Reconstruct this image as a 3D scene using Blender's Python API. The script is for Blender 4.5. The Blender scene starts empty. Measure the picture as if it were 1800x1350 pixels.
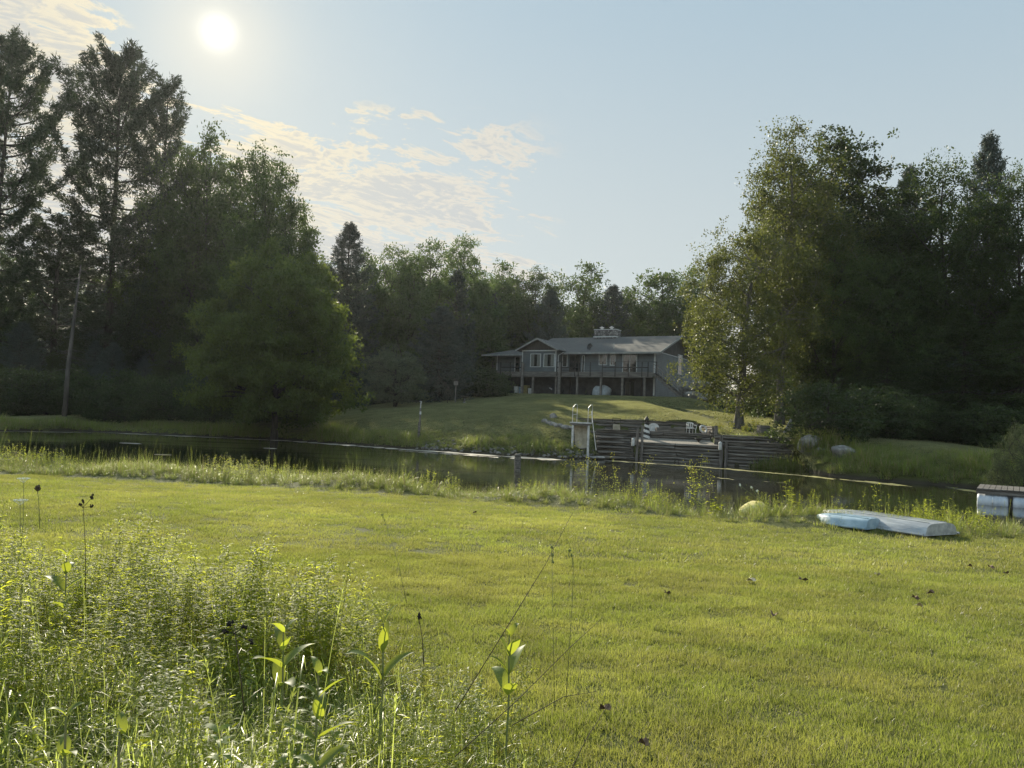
import bpy, bmesh, math, random
import numpy as np
from mathutils import Vector, Matrix, noise

sc = bpy.context.scene
COL = sc.collection
R_ = math.radians

# ------------------------------------------------------------------ camera
F = 1360.0                       # focal length in pixels of the 1800 px wide photograph
CAMZ = 2.2                       # eye above the pond's water (z = 0)
RM = Matrix.Rotation(R_(90 + 2.6), 4, 'X') @ Matrix.Rotation(R_(2.3), 4, 'Z')
cam_d = bpy.data.cameras.new('camera')
cam_d.sensor_width = 36.0
cam_d.lens = 36.0 * F / 1800.0
cam_d.clip_start = 0.05
cam_d.clip_end = 5000
cam = bpy.data.objects.new('camera', cam_d)
COL.objects.link(cam)
cam.matrix_world = Matrix.Translation((0, 0, CAMZ)) @ RM
sc.camera = cam
RM3 = RM.to_3x3()
C0 = Vector((0, 0, CAMZ))


def ray(px, py):
    return (RM3 @ Vector(((px - 900) / F, (675 - py) / F, -1.0))).normalized()


def at_d(px, py, Y):
    """World point seen at photo pixel (px, py) at depth Y."""
    d = ray(px, py)
    return C0 + d * (Y / d.y)


def on_z(px, py, z):
    d = ray(px, py)
    return C0 + d * ((z - CAMZ) / d.z)


# ------------------------------------------------------------------ light and exposure
SUN = ray(383, 57)               # where the sun stands in the photograph
_az, _el = math.atan2(SUN.x, SUN.y) + R_(2.6), math.asin(SUN.z) + R_(0.8)
LIGHT = Vector((math.sin(_az) * math.cos(_el), math.cos(_az) * math.cos(_el), math.sin(_el)))
SUN_STRENGTH = 5.0
EXPOSURE = 0.62
SKY_STRENGTH = 0.1
HAZE = 0.00013
CSEED = 1.3
ld = bpy.data.lights.new('sun', 'SUN')
ld.energy = SUN_STRENGTH
ld.angle = R_(0.55)
ld.color = (1.0, 0.90, 0.70)
sun = bpy.data.objects.new('sun', ld)
COL.objects.link(sun)
sun.location = (-20, 40, 60)
sun.rotation_euler = LIGHT.to_track_quat('Z', 'Y').to_euler()

sc.view_settings.view_transform = 'Standard'
sc.view_settings.look = 'None'
sc.view_settings.gamma = 1.0
sc.view_settings.exposure = EXPOSURE
cy = sc.cycles
cy.max_bounces = 7
cy.diffuse_bounces = 3
cy.glossy_bounces = 3
cy.transmission_bounces = 5
cy.volume_bounces = 0
cy.sample_clamp_indirect = 4.0
cy.use_denoising = True
cy.caustics_reflective = False
cy.caustics_refractive = False


class NT:
    """Small helper for node trees."""
    def __init__(self, tree):
        self.t = tree
        self.n = tree.nodes
        self.l = tree.links

    def put(self, sock, v):
        if hasattr(v, 'is_linked') or isinstance(v, bpy.types.NodeSocket):
            self.l.new(v, sock)
        elif isinstance(v, (int, float)):
            try:
                sock.default_value = v
            except TypeError:
                sock.default_value = (v, v, v)
        else:
            v = tuple(v)
            if len(v) == 3 and sock.type == 'RGBA':
                v = v + (1,)
            sock.default_value = v

    def math(self, op, a, b=0.0, c=None, clamp=False):
        m = self.n.new('ShaderNodeMath')
        m.operation = op
        m.use_clamp = clamp
        self.put(m.inputs[0], a)
        self.put(m.inputs[1], b)
        if c is not None:
            self.put(m.inputs[2], c)
        return m.outputs[0]

    def vm(self, op, a, b=(0, 0, 0)):
        m = self.n.new('ShaderNodeVectorMath')
        m.operation = op
        self.put(m.inputs[0], a)
        self.put(m.inputs[1], b)
        return m.outputs['Value'] if op in ('DOT_PRODUCT', 'LENGTH') else m.outputs[0]

    def mix(self, fac, a, b, mode='MIX'):
        m = self.n.new('ShaderNodeMix')
        m.data_type = 'RGBA'
        m.blend_type = mode
        self.put(m.inputs[0], fac)
        self.put(m.inputs[6], a)
        self.put(m.inputs[7], b)
        return m.outputs[2]

    def noise(self, vec, scale, detail=4, rough=0.55, dist=0.0):
        m = self.n.new('ShaderNodeTexNoise')
        if vec is not None:
            self.put(m.inputs['Vector'], vec)
        m.inputs['Scale'].default_value = scale
        m.inputs['Detail'].default_value = detail
        m.inputs['Roughness'].default_value = rough
        m.inputs['Distortion'].default_value = dist
        return m.outputs[0]

    def ramp(self, fac, lo, hi, a=0.0, b=1.0):
        m = self.n.new('ShaderNodeMapRange')
        m.interpolation_type = 'SMOOTHSTEP'
        self.put(m.inputs[0], fac)
        for i, v in enumerate((lo, hi, a, b)):
            self.put(m.inputs[i + 1], v)
        return m.outputs[0]

    def comb(self, x, y, z):
        m = self.n.new('ShaderNodeCombineXYZ')
        for i, v in enumerate((x, y, z)):
            self.put(m.inputs[i], v)
        return m.outputs[0]

    def sep(self, v):
        m = self.n.new('ShaderNodeSeparateXYZ')
        self.put(m.inputs[0], v)
        return m.outputs


# ------------------------------------------------------------------ world
world = bpy.data.worlds.new('World')
sc.world = world
world.use_nodes = True
W = NT(world.node_tree)
bg = W.n['Background']
sky = W.n.new('ShaderNodeTexSky')
sky.sky_type = 'NISHITA'
sky.sun_disc = False
sky.sun_elevation = _el
sky.sun_rotation = _az
sky.dust_density = 1.6
tc = W.n.new('ShaderNodeTexCoord')
dirv = W.vm('NORMALIZE', tc.outputs['Generated'])
dx, dy, dz = W.sep(dirv)
zc = W.math('MAXIMUM', dz, 0.0)
# thin morning air: the bright forward-scattering part of the clear sky is rolled off, as a veil of high haze does
s0 = W.vm('MULTIPLY', sky.outputs[0], (1, 1, 1))
s1 = W.vm('DIVIDE', s0, W.vm('ADD', W.vm('MULTIPLY', s0, (0.24, 0.24, 0.24)), (1, 1, 1)))
g1 = W.mix(W.ramp(zc, 0.0, 0.20), (5.0, 4.5, 3.6), (4.0, 4.55, 4.7))
g2 = W.mix(W.ramp(zc, 0.15, 0.6), g1, (2.7, 3.75, 4.55))
skyc = W.mix(0.84, s1, g2)
sd = W.vm('DOT_PRODUCT', dirv, tuple(SUN))
sdp = W.math('MAXIMUM', sd, 0.0)
# sky behind the viewer is brightened, an unseen fill added for the shaded fronts
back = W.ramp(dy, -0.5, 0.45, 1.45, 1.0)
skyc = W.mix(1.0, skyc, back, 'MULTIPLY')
# broken altocumulus low on the sun's side
k = W.math('ADD', zc, 0.16)
u = W.math('DIVIDE', dx, k)
v = W.math('DIVIDE', dy, k)
ur = W.math('ADD', W.math('MULTIPLY', u, 0.93), W.math('MULTIPLY', v, 0.36))
vr = W.math('ADD', W.math('MULTIPLY', v, 0.93), W.math('MULTIPLY', u, -0.36))
pv = W.comb(W.math('MULTIPLY', ur, 2.5), W.math('MULTIPLY', vr, 2.9), CSEED)
warp = W.noise(pv, 1.3, 3, 0.5)
pw = W.vm('ADD', pv, W.comb(W.math('MULTIPLY', warp, 0.9), W.math('MULTIPLY', warp, 0.5), 0))
nbig = W.noise(pv, 0.8, 3, 0.5)
nfine = W.noise(pw, 3.6, 8, 0.62)
nfib = W.noise(W.vm('MULTIPLY', pw, (1.0, 1.7, 1)), 1.9, 6, 0.62)
dens = W.math('ADD', W.math('MULTIPLY', nfine, 0.5), W.math('MULTIPLY', nfib, 0.5))
X = W.math('DIVIDE', dx, W.math('MAXIMUM', dy, 0.05))
E_ = W.math('DIVIDE', zc, W.math('MAXIMUM', dy, 0.05))
m1 = W.ramp(X, -0.12, 0.10, 1.0, 0.0)
eup = W.math('SUBTRACT', W.math('SUBTRACT', E_, 0.36), W.ramp(X, -0.62, -0.42, 0.17, 0.0))
m2 = W.ramp(eup, -0.07, 0.08, 1.0, 0.0)
mask = W.math('MULTIPLY', m1, m2)
front = W.ramp(dy, 0.1, 0.3)
mask = W.math('MULTIPLY', mask, front)
# parallel ripples across the patches
rip = W.math('SINE', W.math('ADD', W.math('MULTIPLY', vr, 15.0), W.math('ADD', W.math('MULTIPLY', warp, 9.0), W.math('MULTIPLY', ur, 3.0))))
dens = W.math('ADD', dens, W.math('MULTIPLY', rip, 0.055))
dd = W.math('MULTIPLY', W.math('SUBTRACT', dens, 0.5), 3.1)
dd = W.math('ADD', dd, W.math('MULTIPLY', W.math('SUBTRACT', nbig, 0.5), 1.1))
nvf = W.noise(W.vm('MULTIPLY', pw, (1.0, 1.35, 1)), 10.0, 5, 0.6)
dd = W.math('ADD', dd, W.math('MULTIPLY', W.math('SUBTRACT', nvf, 0.5), 1.2))
dd = W.math('ADD', dd, W.math('MULTIPLY', W.math('SUBTRACT', mask, 0.52), 0.75))
cov = W.ramp(dd, -0.05, 0.16)
cov = W.math('MULTIPLY', cov, W.ramp(mask, 0.02, 0.25))
thick = W.ramp(W.math('ADD', dd, W.math('MULTIPLY', W.math('SUBTRACT', nvf, 0.5), 1.0)), 0.14, 0.62)
near = W.math('POWER', sdp, 40.0)
lit = W.mix(near, (5.0, 4.65, 4.05), (6.3, 5.5, 3.6))
shade = W.mix(near, (3.75, 3.85, 3.9), (4.3, 4.1, 3.6))
cl = W.mix(thick, lit, shade)
skyc = W.mix(W.math('MULTIPLY', cov, 0.78), skyc, cl)
# the sun and its aureole
a1 = W.math('MULTIPLY', W.math('POWER', sdp, 60.0), 1.0)
a2 = W.math('MULTIPLY', W.math('POWER', sdp, 450.0), 1.5)
a3 = W.math('MULTIPLY', W.math('POWER', sdp, 8000.0), 5.0)
aure = W.vm('ADD', W.vm('MULTIPLY', W.comb(a1, a1, a1), (0.75, 0.50, 0.15)),
            W.vm('ADD', W.vm('MULTIPLY', W.comb(a2, a2, a2), (1.0, 0.66, 0.22)), W.vm('MULTIPLY', W.comb(a3, a3, a3), (1, .93, .75))))
skyc = W.vm('ADD', skyc, aure)
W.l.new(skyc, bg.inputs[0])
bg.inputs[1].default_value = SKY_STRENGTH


# ------------------------------------------------------------------ materials
def new_mat(name):
    m = bpy.data.materials.new(name)
    m.use_nodes = True
    t = NT(m.node_tree)
    return m, t, t.n['Principled BSDF']


def mat(name, c1, c2=None, scale=3.0, rough=0.7, bump=0.0, bscale=None, metal=0.0, spec=0.35, stretch=(1, 1, 1), detail=5, lo=0.35, hi=0.68):
    m, t, p = new_mat(name)
    tcn = t.n.new('ShaderNodeTexCoord')
    vec = t.vm('MULTIPLY', tcn.outputs['Object'], stretch)
    if c2 is not None:
        f = t.ramp(t.noise(vec, scale, detail), lo, hi)
        t.put(p.inputs['Base Color'], t.mix(f, c1, c2))
    else:
        t.put(p.inputs['Base Color'], c1)
    p.inputs['Roughness'].default_value = rough
    p.inputs['Metallic'].default_value = metal
    p.inputs['Specular IOR Level'].default_value = spec
    if bump:
        b = t.n.new('ShaderNodeBump')
        b.inputs['Strength'].default_value = bump
        b.inputs['Distance'].default_value = 0.03
        t.put(b.inputs['Height'], t.noise(vec, bscale or scale * 4, 6))
        t.l.new(b.outputs[0], p.inputs['Normal'])
    return m


def leaf_mat(name, c1, c2, trans, tmix=0.42, rough=0.5, spec=0.3, nscale=0.35, dry=None, patch=None):
    """Leaf: diffuse + sheen in front, light shining through from behind; every leaf differs a little."""
    m, t, p = new_mat(name)
    geo = t.n.new('ShaderNodeNewGeometry')
    tcn = t.n.new('ShaderNodeTexCoord')
    oi = t.n.new('ShaderNodeObjectInfo')
    rnd = geo.outputs['Random Per Island']
    big = t.noise(geo.outputs['Position'], nscale, 3)
    f = t.math('ADD', t.math('MULTIPLY', rnd, 0.55), t.math('MULTIPLY', t.ramp(big, 0.3, 0.7), 0.45))
    col = t.mix(f, c1, c2)
    tr = t.mix(f, [x * 0.8 for x in trans], [min(1, x * 1.25) for x in trans])
    orr = t.math('ADD', t.math('MULTIPLY', oi.outputs['Random'], 0.36), 0.80)
    col = t.mix(1.0, col, orr, 'MULTIPLY')
    tr = t.mix(1.0, tr, orr, 'MULTIPLY')
    if patch:
        pn_ = t.ramp(t.noise(t.vm('MULTIPLY', geo.outputs['Position'], (.8, 1.5, 1)), .9, 5, .6), .36, .64)
        pc = t.mix(pn_, patch[0], patch[1])
        col = t.mix(1.0, col, pc, 'MULTIPLY')
        tr = t.mix(1.0, tr, pc, 'MULTIPLY')
    if dry:
        d = t.ramp(rnd, 1 - dry[0] - 0.02, 1 - dry[0] + 0.02)
        col = t.mix(d, col, dry[1])
        tr = t.mix(d, tr, dry[1])
    t.put(p.inputs['Base Color'], col)
    p.inputs['Roughness'].default_value = rough
    p.inputs['Specular IOR Level'].default_value = spec
    tb = t.n.new('ShaderNodeBsdfTranslucent')
    t.put(tb.inputs[0], tr)
    ms = t.n.new('ShaderNodeMixShader')
    ms.inputs[0].default_value = tmix
    t.l.new(p.outputs[0], ms.inputs[1])
    t.l.new(tb.outputs[0], ms.inputs[2])
    t.l.new(ms.outputs[0], t.n['Material Output'].inputs[0])
    return m


M = {}
M['maple'] = leaf_mat('maple_leaf', (.042, .062, .020), (.080, .108, .030), (.21, .27, .038))
M['oak'] = leaf_mat('oak_leaf', (.030, .050, .016), (.060, .085, .026), (.10, .15, .025))
M['back'] = leaf_mat('broad_leaf', (.034, .058, .022), (.066, .096, .032), (.12, .18, .040))
M['birch'] = leaf_mat('birch_leaf', (.036, .050, .018), (.078, .088, .027), (.165, .185, .034), nscale=0.6)
M['dark'] = leaf_mat('dark_leaf', (.022, .036, .013), (.044, .060, .020), (.07, .10, .02))
M['pine'] = leaf_mat('pine_needle', (.030, .048, .024), (.055, .078, .036), (.06, .085, .03), tmix=0.25)
M['spruce'] = leaf_mat('spruce_needle', (.042, .060, .052), (.080, .105, .085), (.06, .08, .05), tmix=0.2)
M['willow'] = leaf_mat('grey_shrub_leaf', (.065, .085, .045), (.12, .14, .075), (.14, .17, .06))
M['bush'] = leaf_mat('bush_leaf', (.026, .042, .018), (.055, .075, .030), (.09, .13, .03))
M['lawn'] = leaf_mat('lawn_blade', (.052, .078, .018), (.16, .15, .055), (.47, .50, .10), tmix=0.5, rough=0.36, spec=0.42, nscale=0.5, patch=((.78, .86, .70), (1.03, 1.0, 1.04)), dry=(0.14, (.34, .31, .17)))
M['farlawn'] = leaf_mat('far_lawn_blade', (.155, .178, .095), (.25, .255, .150), (.34, .35, .13), tmix=0.46, rough=0.45, nscale=0.25, dry=(0.1, (.34, .29, .13)))
M['grass'] = leaf_mat('tall_grass_blade', (.09, .13, .03), (.17, .20, .06), (.52, .60, .13), tmix=0.56, rough=0.36, spec=0.42, nscale=0.8, dry=(0.07, (.36, .31, .16)))
M['bank'] = leaf_mat('bank_grass_blade', (.075, .110, .028), (.145, .170, .055), (.40, .47, .09), tmix=0.45, rough=0.42, spec=0.4, nscale=0.5, dry=(0.2, (.33, .28, .14)))
M['weed'] = leaf_mat('weed_leaf', (.07, .11, .02), (.125, .16, .035), (.74, .78, .07), tmix=0.66, rough=0.55, spec=0.2, nscale=1.2)
M['greyweed'] = leaf_mat('grey_grass_blade', (.10, .12, .07), (.19, .20, .13), (.24, .28, .13), tmix=0.35, nscale=1.2, dry=(.2, (.35, .32, .24)))
M['milk'] = leaf_mat('milkweed_leaf', (.085, .13, .045), (.13, .18, .07), (.50, .56, .05), tmix=0.5, rough=0.5, nscale=2)
M['stem'] = mat('green_stem', (.16, .20, .06), (.20, .18, .09), 6, 0.6)
M['drystem'] = mat('dry_stem', (.06, .045, .028), (.10, .075, .045), 6, 0.8)
M['seed'] = mat('dark_seed_head', (.015, .012, .010), (.035, .026, .02), 60, 0.9)
M['bark'] = mat('bark', (.030, .026, .022), (.075, .065, .055), 5, 0.9, 0.8, 10, stretch=(1, 1, .25))
M['greybark'] = mat('grey_bark', (.075, .070, .062), (.17, .155, .135), 5, 0.9, 0.8, 12, stretch=(1, 1, .3))
M['deadbark'] = mat('dead_wood', (.06, .055, .05), (.12, .11, .10), 5, 0.9, 0.6, 12, stretch=(1, 1, .2))
M['soil'] = mat('soil', (.035, .028, .018), (.07, .055, .035), 4, 0.95, 0.5)
M['rock'] = mat('fieldstone', (.12, .115, .105), (.28, .265, .24), 2.5, 0.9, 0.9, 8)
M['palerock'] = mat('pale_fieldstone', (.14, .135, .125), (.30, .285, .26), 4, 0.9, 0.8, 10)
M['timber'] = mat('weathered_timber', (.06, .052, .045), (.24, .22, .20), 3, 0.85, 0.9, 9, stretch=(.25, 4, 6), lo=.3, hi=.75)
M['darktimber'] = mat('dark_timber', (.025, .022, .019), (.26, .24, .21), 3, 0.9, 0.8, 9, stretch=(.25, 4, 6), lo=.3, hi=.75)
M['post'] = mat('weathered_post', (.09, .08, .07), (.22, .20, .18), 4, 0.85, 0.8, 12, stretch=(5, 5, .4))
M['white'] = mat('white_paint', (.46, .46, .44), (.60, .60, .57), 8, 0.45)
M['offwhite'] = mat('aged_white_paint', (.42, .42, .40), (.62, .61, .58), 5, 0.6)
M['metal'] = mat('galvanised_tube', (.55, .55, .55), (.66, .66, .65), 9, 0.35, metal=0.7)
M['trim'] = mat('white_window_trim', (.52, .53, .52), (.62, .63, .62), 4, 0.5)
M['black'] = mat('black_paint', (.012, .012, .012), (.03, .03, .03), 6, 0.5)
M['glass'] = mat('dark_glass', (.012, .015, .016), None, rough=0.04, spec=0.9)
M['curtain'] = mat('pale_curtain', (.16, .17, .15), (.28, .28, .25), 3, 0.9, stretch=(9, 1, .3))
M['deckwood'] = mat('deck_boards', (.11, .10, .09), (.19, .175, .155), 3, 0.8, 0.5, stretch=(.4, 3, 3))
M['deckpost'] = mat('deck_post_wood', (.15, .135, .12), (.24, .22, .20), 3, 0.85)
M['darkrail'] = mat('dark_stained_rail', (.020, .018, .016), (.045, .04, .036), 4, 0.7)
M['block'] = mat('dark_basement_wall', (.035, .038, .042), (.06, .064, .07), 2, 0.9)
M['gable'] = mat('dark_gable_boards', (.045, .04, .037), (.075, .068, .062), 3, 0.85, stretch=(6, 1, .5))
M['brickpave'] = mat('paving_brick', (.17, .15, .125), (.28, .25, .21), 9, 0.85, 0.6, 20)
M['scum'] = mat('pond_scum', (.06, .055, .045), (.40, .36, .29), 1.6, 0.7, 0.1, stretch=(.35, 1.3, 1), lo=.36, hi=.56)
M['smallleaf'] = leaf_mat('small_tree_leaf', (.12, .145, .095), (.19, .215, .14), (.16, .20, .08))
M['algae'] = mat('pond_algae', (.03, .03, .012), (.34, .31, .11), 1.6, 0.7, 0.1, stretch=(.35, 1.3, 1), lo=.42, hi=.60)
M['yellow'] = mat('yellow_plastic', (.52, .43, .12), (.68, .60, .26), 5, 0.5, 0.2)
M['bluehull'] = mat('faded_blue_hull', (.20, .29, .35), (.38, .48, .54), 3.5, 0.42, 0.3, 7)
M['alu'] = mat('weathered_aluminium', (.30, .32, .34), (.50, .52, .53), 3, 0.42, 0.3, 9, metal=0.35, stretch=(.6, 3, 3))
M['barrel'] = mat('white_plastic_barrel', (.42, .48, .56), (.62, .66, .70), 3, 0.4)
M['deadleaf'] = mat('brown_dead_leaf', (.09, .055, .035), (.20, .13, .08), 30, 0.8)
M['paleleaf'] = mat('pale_dead_leaf', (.45, .36, .22), (.62, .52, .36), 30, 0.7)
M['flower'] = mat('white_flower', (.62, .62, .50), (.80, .80, .70), 40, 0.8)
M['yflower'] = mat('yellow_flower', (.45, .38, .05), (.62, .55, .10), 40, 0.8)
M['tarp'] = mat('white_tarp', (.28, .31, .33), (.42, .45, .46), 3, 0.6, 0.4)
M['beige'] = mat('beige_board', (.28, .25, .18), (.42, .38, .29), 4, 0.7)


def siding_mat():
    m, t, p = new_mat('blue_grey_siding')
    tcn = t.n.new('ShaderNodeTexCoord')
    x, y, z = t.sep(tcn.outputs['Object'])
    fr = t.math('FRACT', t.math('DIVIDE', z, 0.2))
    edge = t.ramp(fr, 0.0, 0.16)
    n = t.noise(tcn.outputs['Object'], 1.2, 5)
    base = t.mix(t.ramp(n, .3, .7), (.085, .102, .108), (.12, .140, .146))
    # the drip edge of each board is coloured darker
    t.put(p.inputs['Base Color'], t.mix(edge, (.035, .045, .05), base))
    p.inputs['Roughness'].default_value = 0.6
    b = t.n.new('ShaderNodeBump')
    b.inputs['Strength'].default_value = 1.0
    b.inputs['Distance'].default_value = 0.03
    t.put(b.inputs['Height'], t.math('SUBTRACT', 1.0, fr))
    t.l.new(b.outputs[0], p.inputs['Normal'])
    return m


def shingle_mat():
    m, t, p = new_mat('grey_roof_shingles')
    tcn = t.n.new('ShaderNodeTexCoord')
    br = t.n.new('ShaderNodeTexBrick')
    t.put(br.inputs['Vector'], tcn.outputs['Object'])
    br.inputs['Scale'].default_value = 3.0
    br.inputs['Mortar Size'].default_value = 0.03
    t.put(br.inputs['Color1'], (.065, .063, .06))
    t.put(br.inputs['Color2'], (.10, .097, .09))
    t.put(br.inputs['Mortar'], (.05, .048, .045))
    n = t.noise(tcn.outputs['Object'], 0.7, 6)
    t.put(p.inputs['Base Color'], t.mix(t.ramp(n, .3, .75, 0, .5), br.outputs[0], (.11, .108, .10)))
    p.inputs['Roughness'].default_value = 0.85
    return m


def stone_mat():
    m, t, p = new_mat('chimney_stone')
    tcn = t.n.new('ShaderNodeTexCoord')
    vo = t.n.new('ShaderNodeTexVoronoi')
    t.put(vo.inputs['Vector'], tcn.outputs['Object'])
    vo.inputs['Scale'].default_value = 3.4
    vo2 = t.n.new('ShaderNodeTexVoronoi')
    vo2.feature = 'DISTANCE_TO_EDGE'
    t.put(vo2.inputs['Vector'], tcn.outputs['Object'])
    vo2.inputs['Scale'].default_value = 3.4
    c = t.mix(t.sep(vo.outputs['Color'])[0], (.08, .075, .07), (.34, .32, .30))
    t.put(p.inputs['Base Color'], t.mix(t.ramp(vo2.outputs[0], 0.02, 0.10), (.05, .045, .04), c))
    p.inputs['Roughness'].default_value = 0.9
    return m


def ground_mat():
    m, t, p = new_mat('grass_and_soil')
    geo = t.n.new('ShaderNodeNewGeometry')
    P = geo.outputs['Position']
    big = t.noise(P, 0.09, 4)
    mid = t.noise(P, 0.9, 5)
    fine = t.noise(P, 22.0, 4)
    c = t.mix(t.ramp(big, .3, .7), (.060, .078, .020), (.095, .100, .030))
    c = t.mix(t.ramp(mid, .45, .75, 0, .6), c, (.105, .088, .038))
    c = t.mix(t.ramp(fine, .35, .7, 0, .7), c, (.045, .052, .016))
    z = t.sep(P)[2]
    c = t.mix(t.ramp(z, 0.06, 0.24, 1, 0), c, (.045, .038, .026))
    t.put(p.inputs['Base Color'], c)
    p.inputs['Roughness'].default_value = 0.9
    p.inputs['Specular IOR Level'].default_value = 0.15
    b = t.n.new('ShaderNodeBump')
    b.inputs['Strength'].default_value = 0.8
    b.inputs['Distance'].default_value = 0.05
    t.put(b.inputs['Height'], fine)
    t.l.new(b.outputs[0], p.inputs['Normal'])
    return m


def water_mat():
    m, t, p = new_mat('pond_water')
    geo = t.n.new('ShaderNodeNewGeometry')
    P = geo.outputs['Position']
    n = t.noise(P, 0.15, 4)
    t.put(p.inputs['Base Color'], t.mix(t.ramp(n, .35, .7), (.012, .014, .008), (.030, .028, .014)))
    film = t.noise(t.vm('MULTIPLY', P, (.25, 1.0, 1)), 0.5, 6, 0.6)
    t.put(p.inputs['Roughness'], t.ramp(film, .45, .72, 0.02, 0.16))
    p.inputs['IOR'].default_value = 1.33
    p.inputs['Specular IOR Level'].default_value = 0.5
    b = t.n.new('ShaderNodeBump')
    b.inputs['Strength'].default_value = 0.10
    b.inputs['Distance'].default_value = 0.02
    t.put(b.inputs['Height'], t.noise(t.vm('MULTIPLY', P, (.5, 1.6, 1)), 2.2, 4))
    t.l.new(b.outputs[0], p.inputs['Normal'])
    return m


M['siding'] = siding_mat()
M['shingle'] = shingle_mat()
M['stone'] = stone_mat()
M['ground'] = ground_mat()
M['water'] = water_mat()


# ------------------------------------------------------------------ object helpers
def tag(o, label=None, cat=None, group=None, kind=None):
    if label:
        o['label'] = label
    if cat:
        o['category'] = cat
    if group:
        o['group'] = group
    if kind:
        o['kind'] = kind
    return o


def empty(name, loc, label, cat, group=None, rz=0.0):
    o = bpy.data.objects.new(name, None)
    o.empty_display_size = 0.2
    COL.objects.link(o)
    o.location = loc
    o.rotation_euler = (0, 0, rz)
    return tag(o, label, cat, group)


def np_mesh(name, V, quads=None, tris=None, mats=(), smooth=False, mi=None):
    me = bpy.data.meshes.new(name)
    V = np.asarray(V, dtype=np.float32).reshape(-1, 3)
    parts, starts, tot = [], [], 0
    nq = 0 if quads is None else len(quads)
    nt = 0 if tris is None else len(tris)
    loops = []
    if nq:
        loops.append(np.asarray(quads, dtype=np.int32).ravel())
    if nt:
        loops.append(np.asarray(tris, dtype=np.int32).ravel())
    L = np.concatenate(loops)
    ls = np.concatenate([np.arange(nq) * 4, nq * 4 + np.arange(nt) * 3]).astype(np.int32)
    me.vertices.add(len(V))
    me.vertices.foreach_set('co', V.ravel())
    me.loops.add(len(L))
    me.loops.foreach_set('vertex_index', L)
    me.polygons.add(nq + nt)
    me.polygons.foreach_set('loop_start', ls)
    if mi is not None:
        me.polygons.foreach_set('material_index', np.asarray(mi, dtype=np.int32))
    if smooth:
        me.polygons.foreach_set('use_smooth', np.ones(nq + nt, dtype=bool))
    me.update(calc_edges=True)
    for m in mats:
        me.materials.append(m)
    return me


def link(name, me, parent=None, loc=None):
    o = bpy.data.objects.new(name, me)
    COL.objects.link(o)
    if parent is not None:
        o.parent = parent
    if loc is not None:
        o.location = loc
    return o


class MB:
    """Collects boxes, tubes, lofts and loose faces and links them as one mesh object."""
    def __init__(self):
        self.v, self.f = [], []

    def add(self, vs, fs):
        b = len(self.v)
        self.v += [tuple(p) for p in vs]
        self.f += [tuple(i + b for i in f) for f in fs]
        return self

    def box(self, x0, x1, y0, y1, z0, z1):
        vs = [(x, y, z) for z in (z0, z1) for x, y in ((x0, y0), (x1, y0), (x1, y1), (x0, y1))]
        return self.add(vs, [(3, 2, 1, 0), (4, 5, 6, 7), (0, 1, 5, 4), (1, 2, 6, 5), (2, 3, 7, 6), (3, 0, 4, 7)])

    def beam(self, a, b, w, h, up=(0, 0, 1)):
        a, b = Vector(a), Vector(b)
        d = (b - a).normalized()
        s = d.cross(Vector(up))
        if s.length < 1e-4:
            s = d.cross(Vector((1, 0, 0)))
        s.normalize()
        t = s.cross(d)
        vs = []
        for p in (a, b):
            for i, j in ((-1, -1), (1, -1), (1, 1), (-1, 1)):
                vs.append(p + s * (w / 2 * i) + t * (h / 2 * j))
        return self.add(vs, [(3, 2, 1, 0), (4, 5, 6, 7), (0, 1, 5, 4), (1, 2, 6, 5), (2, 3, 7, 6), (3, 0, 4, 7)])

    def tube(self, pts, rad, n=8, cap=True):
        pts = [Vector(p) for p in pts]
        if not isinstance(rad, (list, tuple)):
            rad = [rad] * len(pts)
        vs, fs = [], []
        pr = None
        for i, p in enumerate(pts):
            d = (pts[min(i + 1, len(pts) - 1)] - pts[max(i - 1, 0)]).normalized()
            if pr is None:
                s = d.cross(Vector((0, 0, 1)))
                if s.length < 0.05:
                    s = d.cross(Vector((1, 0, 0)))
            else:
                s = pr - d * pr.dot(d)
            s.normalize()
            pr = s
            t = d.cross(s)
            for k in range(n):
                a = 2 * math.pi * k / n
                vs.append(p + (s * math.cos(a) + t * math.sin(a)) * rad[i])
        for i in range(len(pts) - 1):
            for k in range(n):
                a, b = i * n + k, i * n + (k + 1) % n
                fs.append((a, b, b + n, a + n))
        if cap:
            fs.append(tuple(range(n - 1, -1, -1)))
            fs.append(tuple((len(pts) - 1) * n + k for k in range(n)))
        return self.add(vs, fs)

    def lathe(self, prof, n=16, c=(0, 0, 0)):
        return self.tube([(c[0], c[1], c[2] + z) for r, z in prof], [max(r, 1e-3) for r, z in prof], n)

    def quad(self, a, b, c, d):
        return self.add([a, b, c, d], [(0, 1, 2, 3)])

    def build(self, name, m, parent=None, loc=None, rz=0.0, bevel=0.0, smooth=False):
        me = bpy.data.meshes.new(name)
        me.from_pydata([tuple(v) for v in self.v], [], self.f)
        me.materials.append(M[m] if isinstance(m, str) else m)
        if smooth:
            me.polygons.foreach_set('use_smooth', [True] * len(me.polygons))
        me.update()
        o = link(name, me, parent, loc)
        if rz:
            o.rotation_euler = (0, 0, rz)
        if bevel:
            b = o.modifiers.new('bevel', 'BEVEL')
            b.width = bevel
            b.segments = 2
            b.limit_method = 'ANGLE'
        return o


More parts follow.
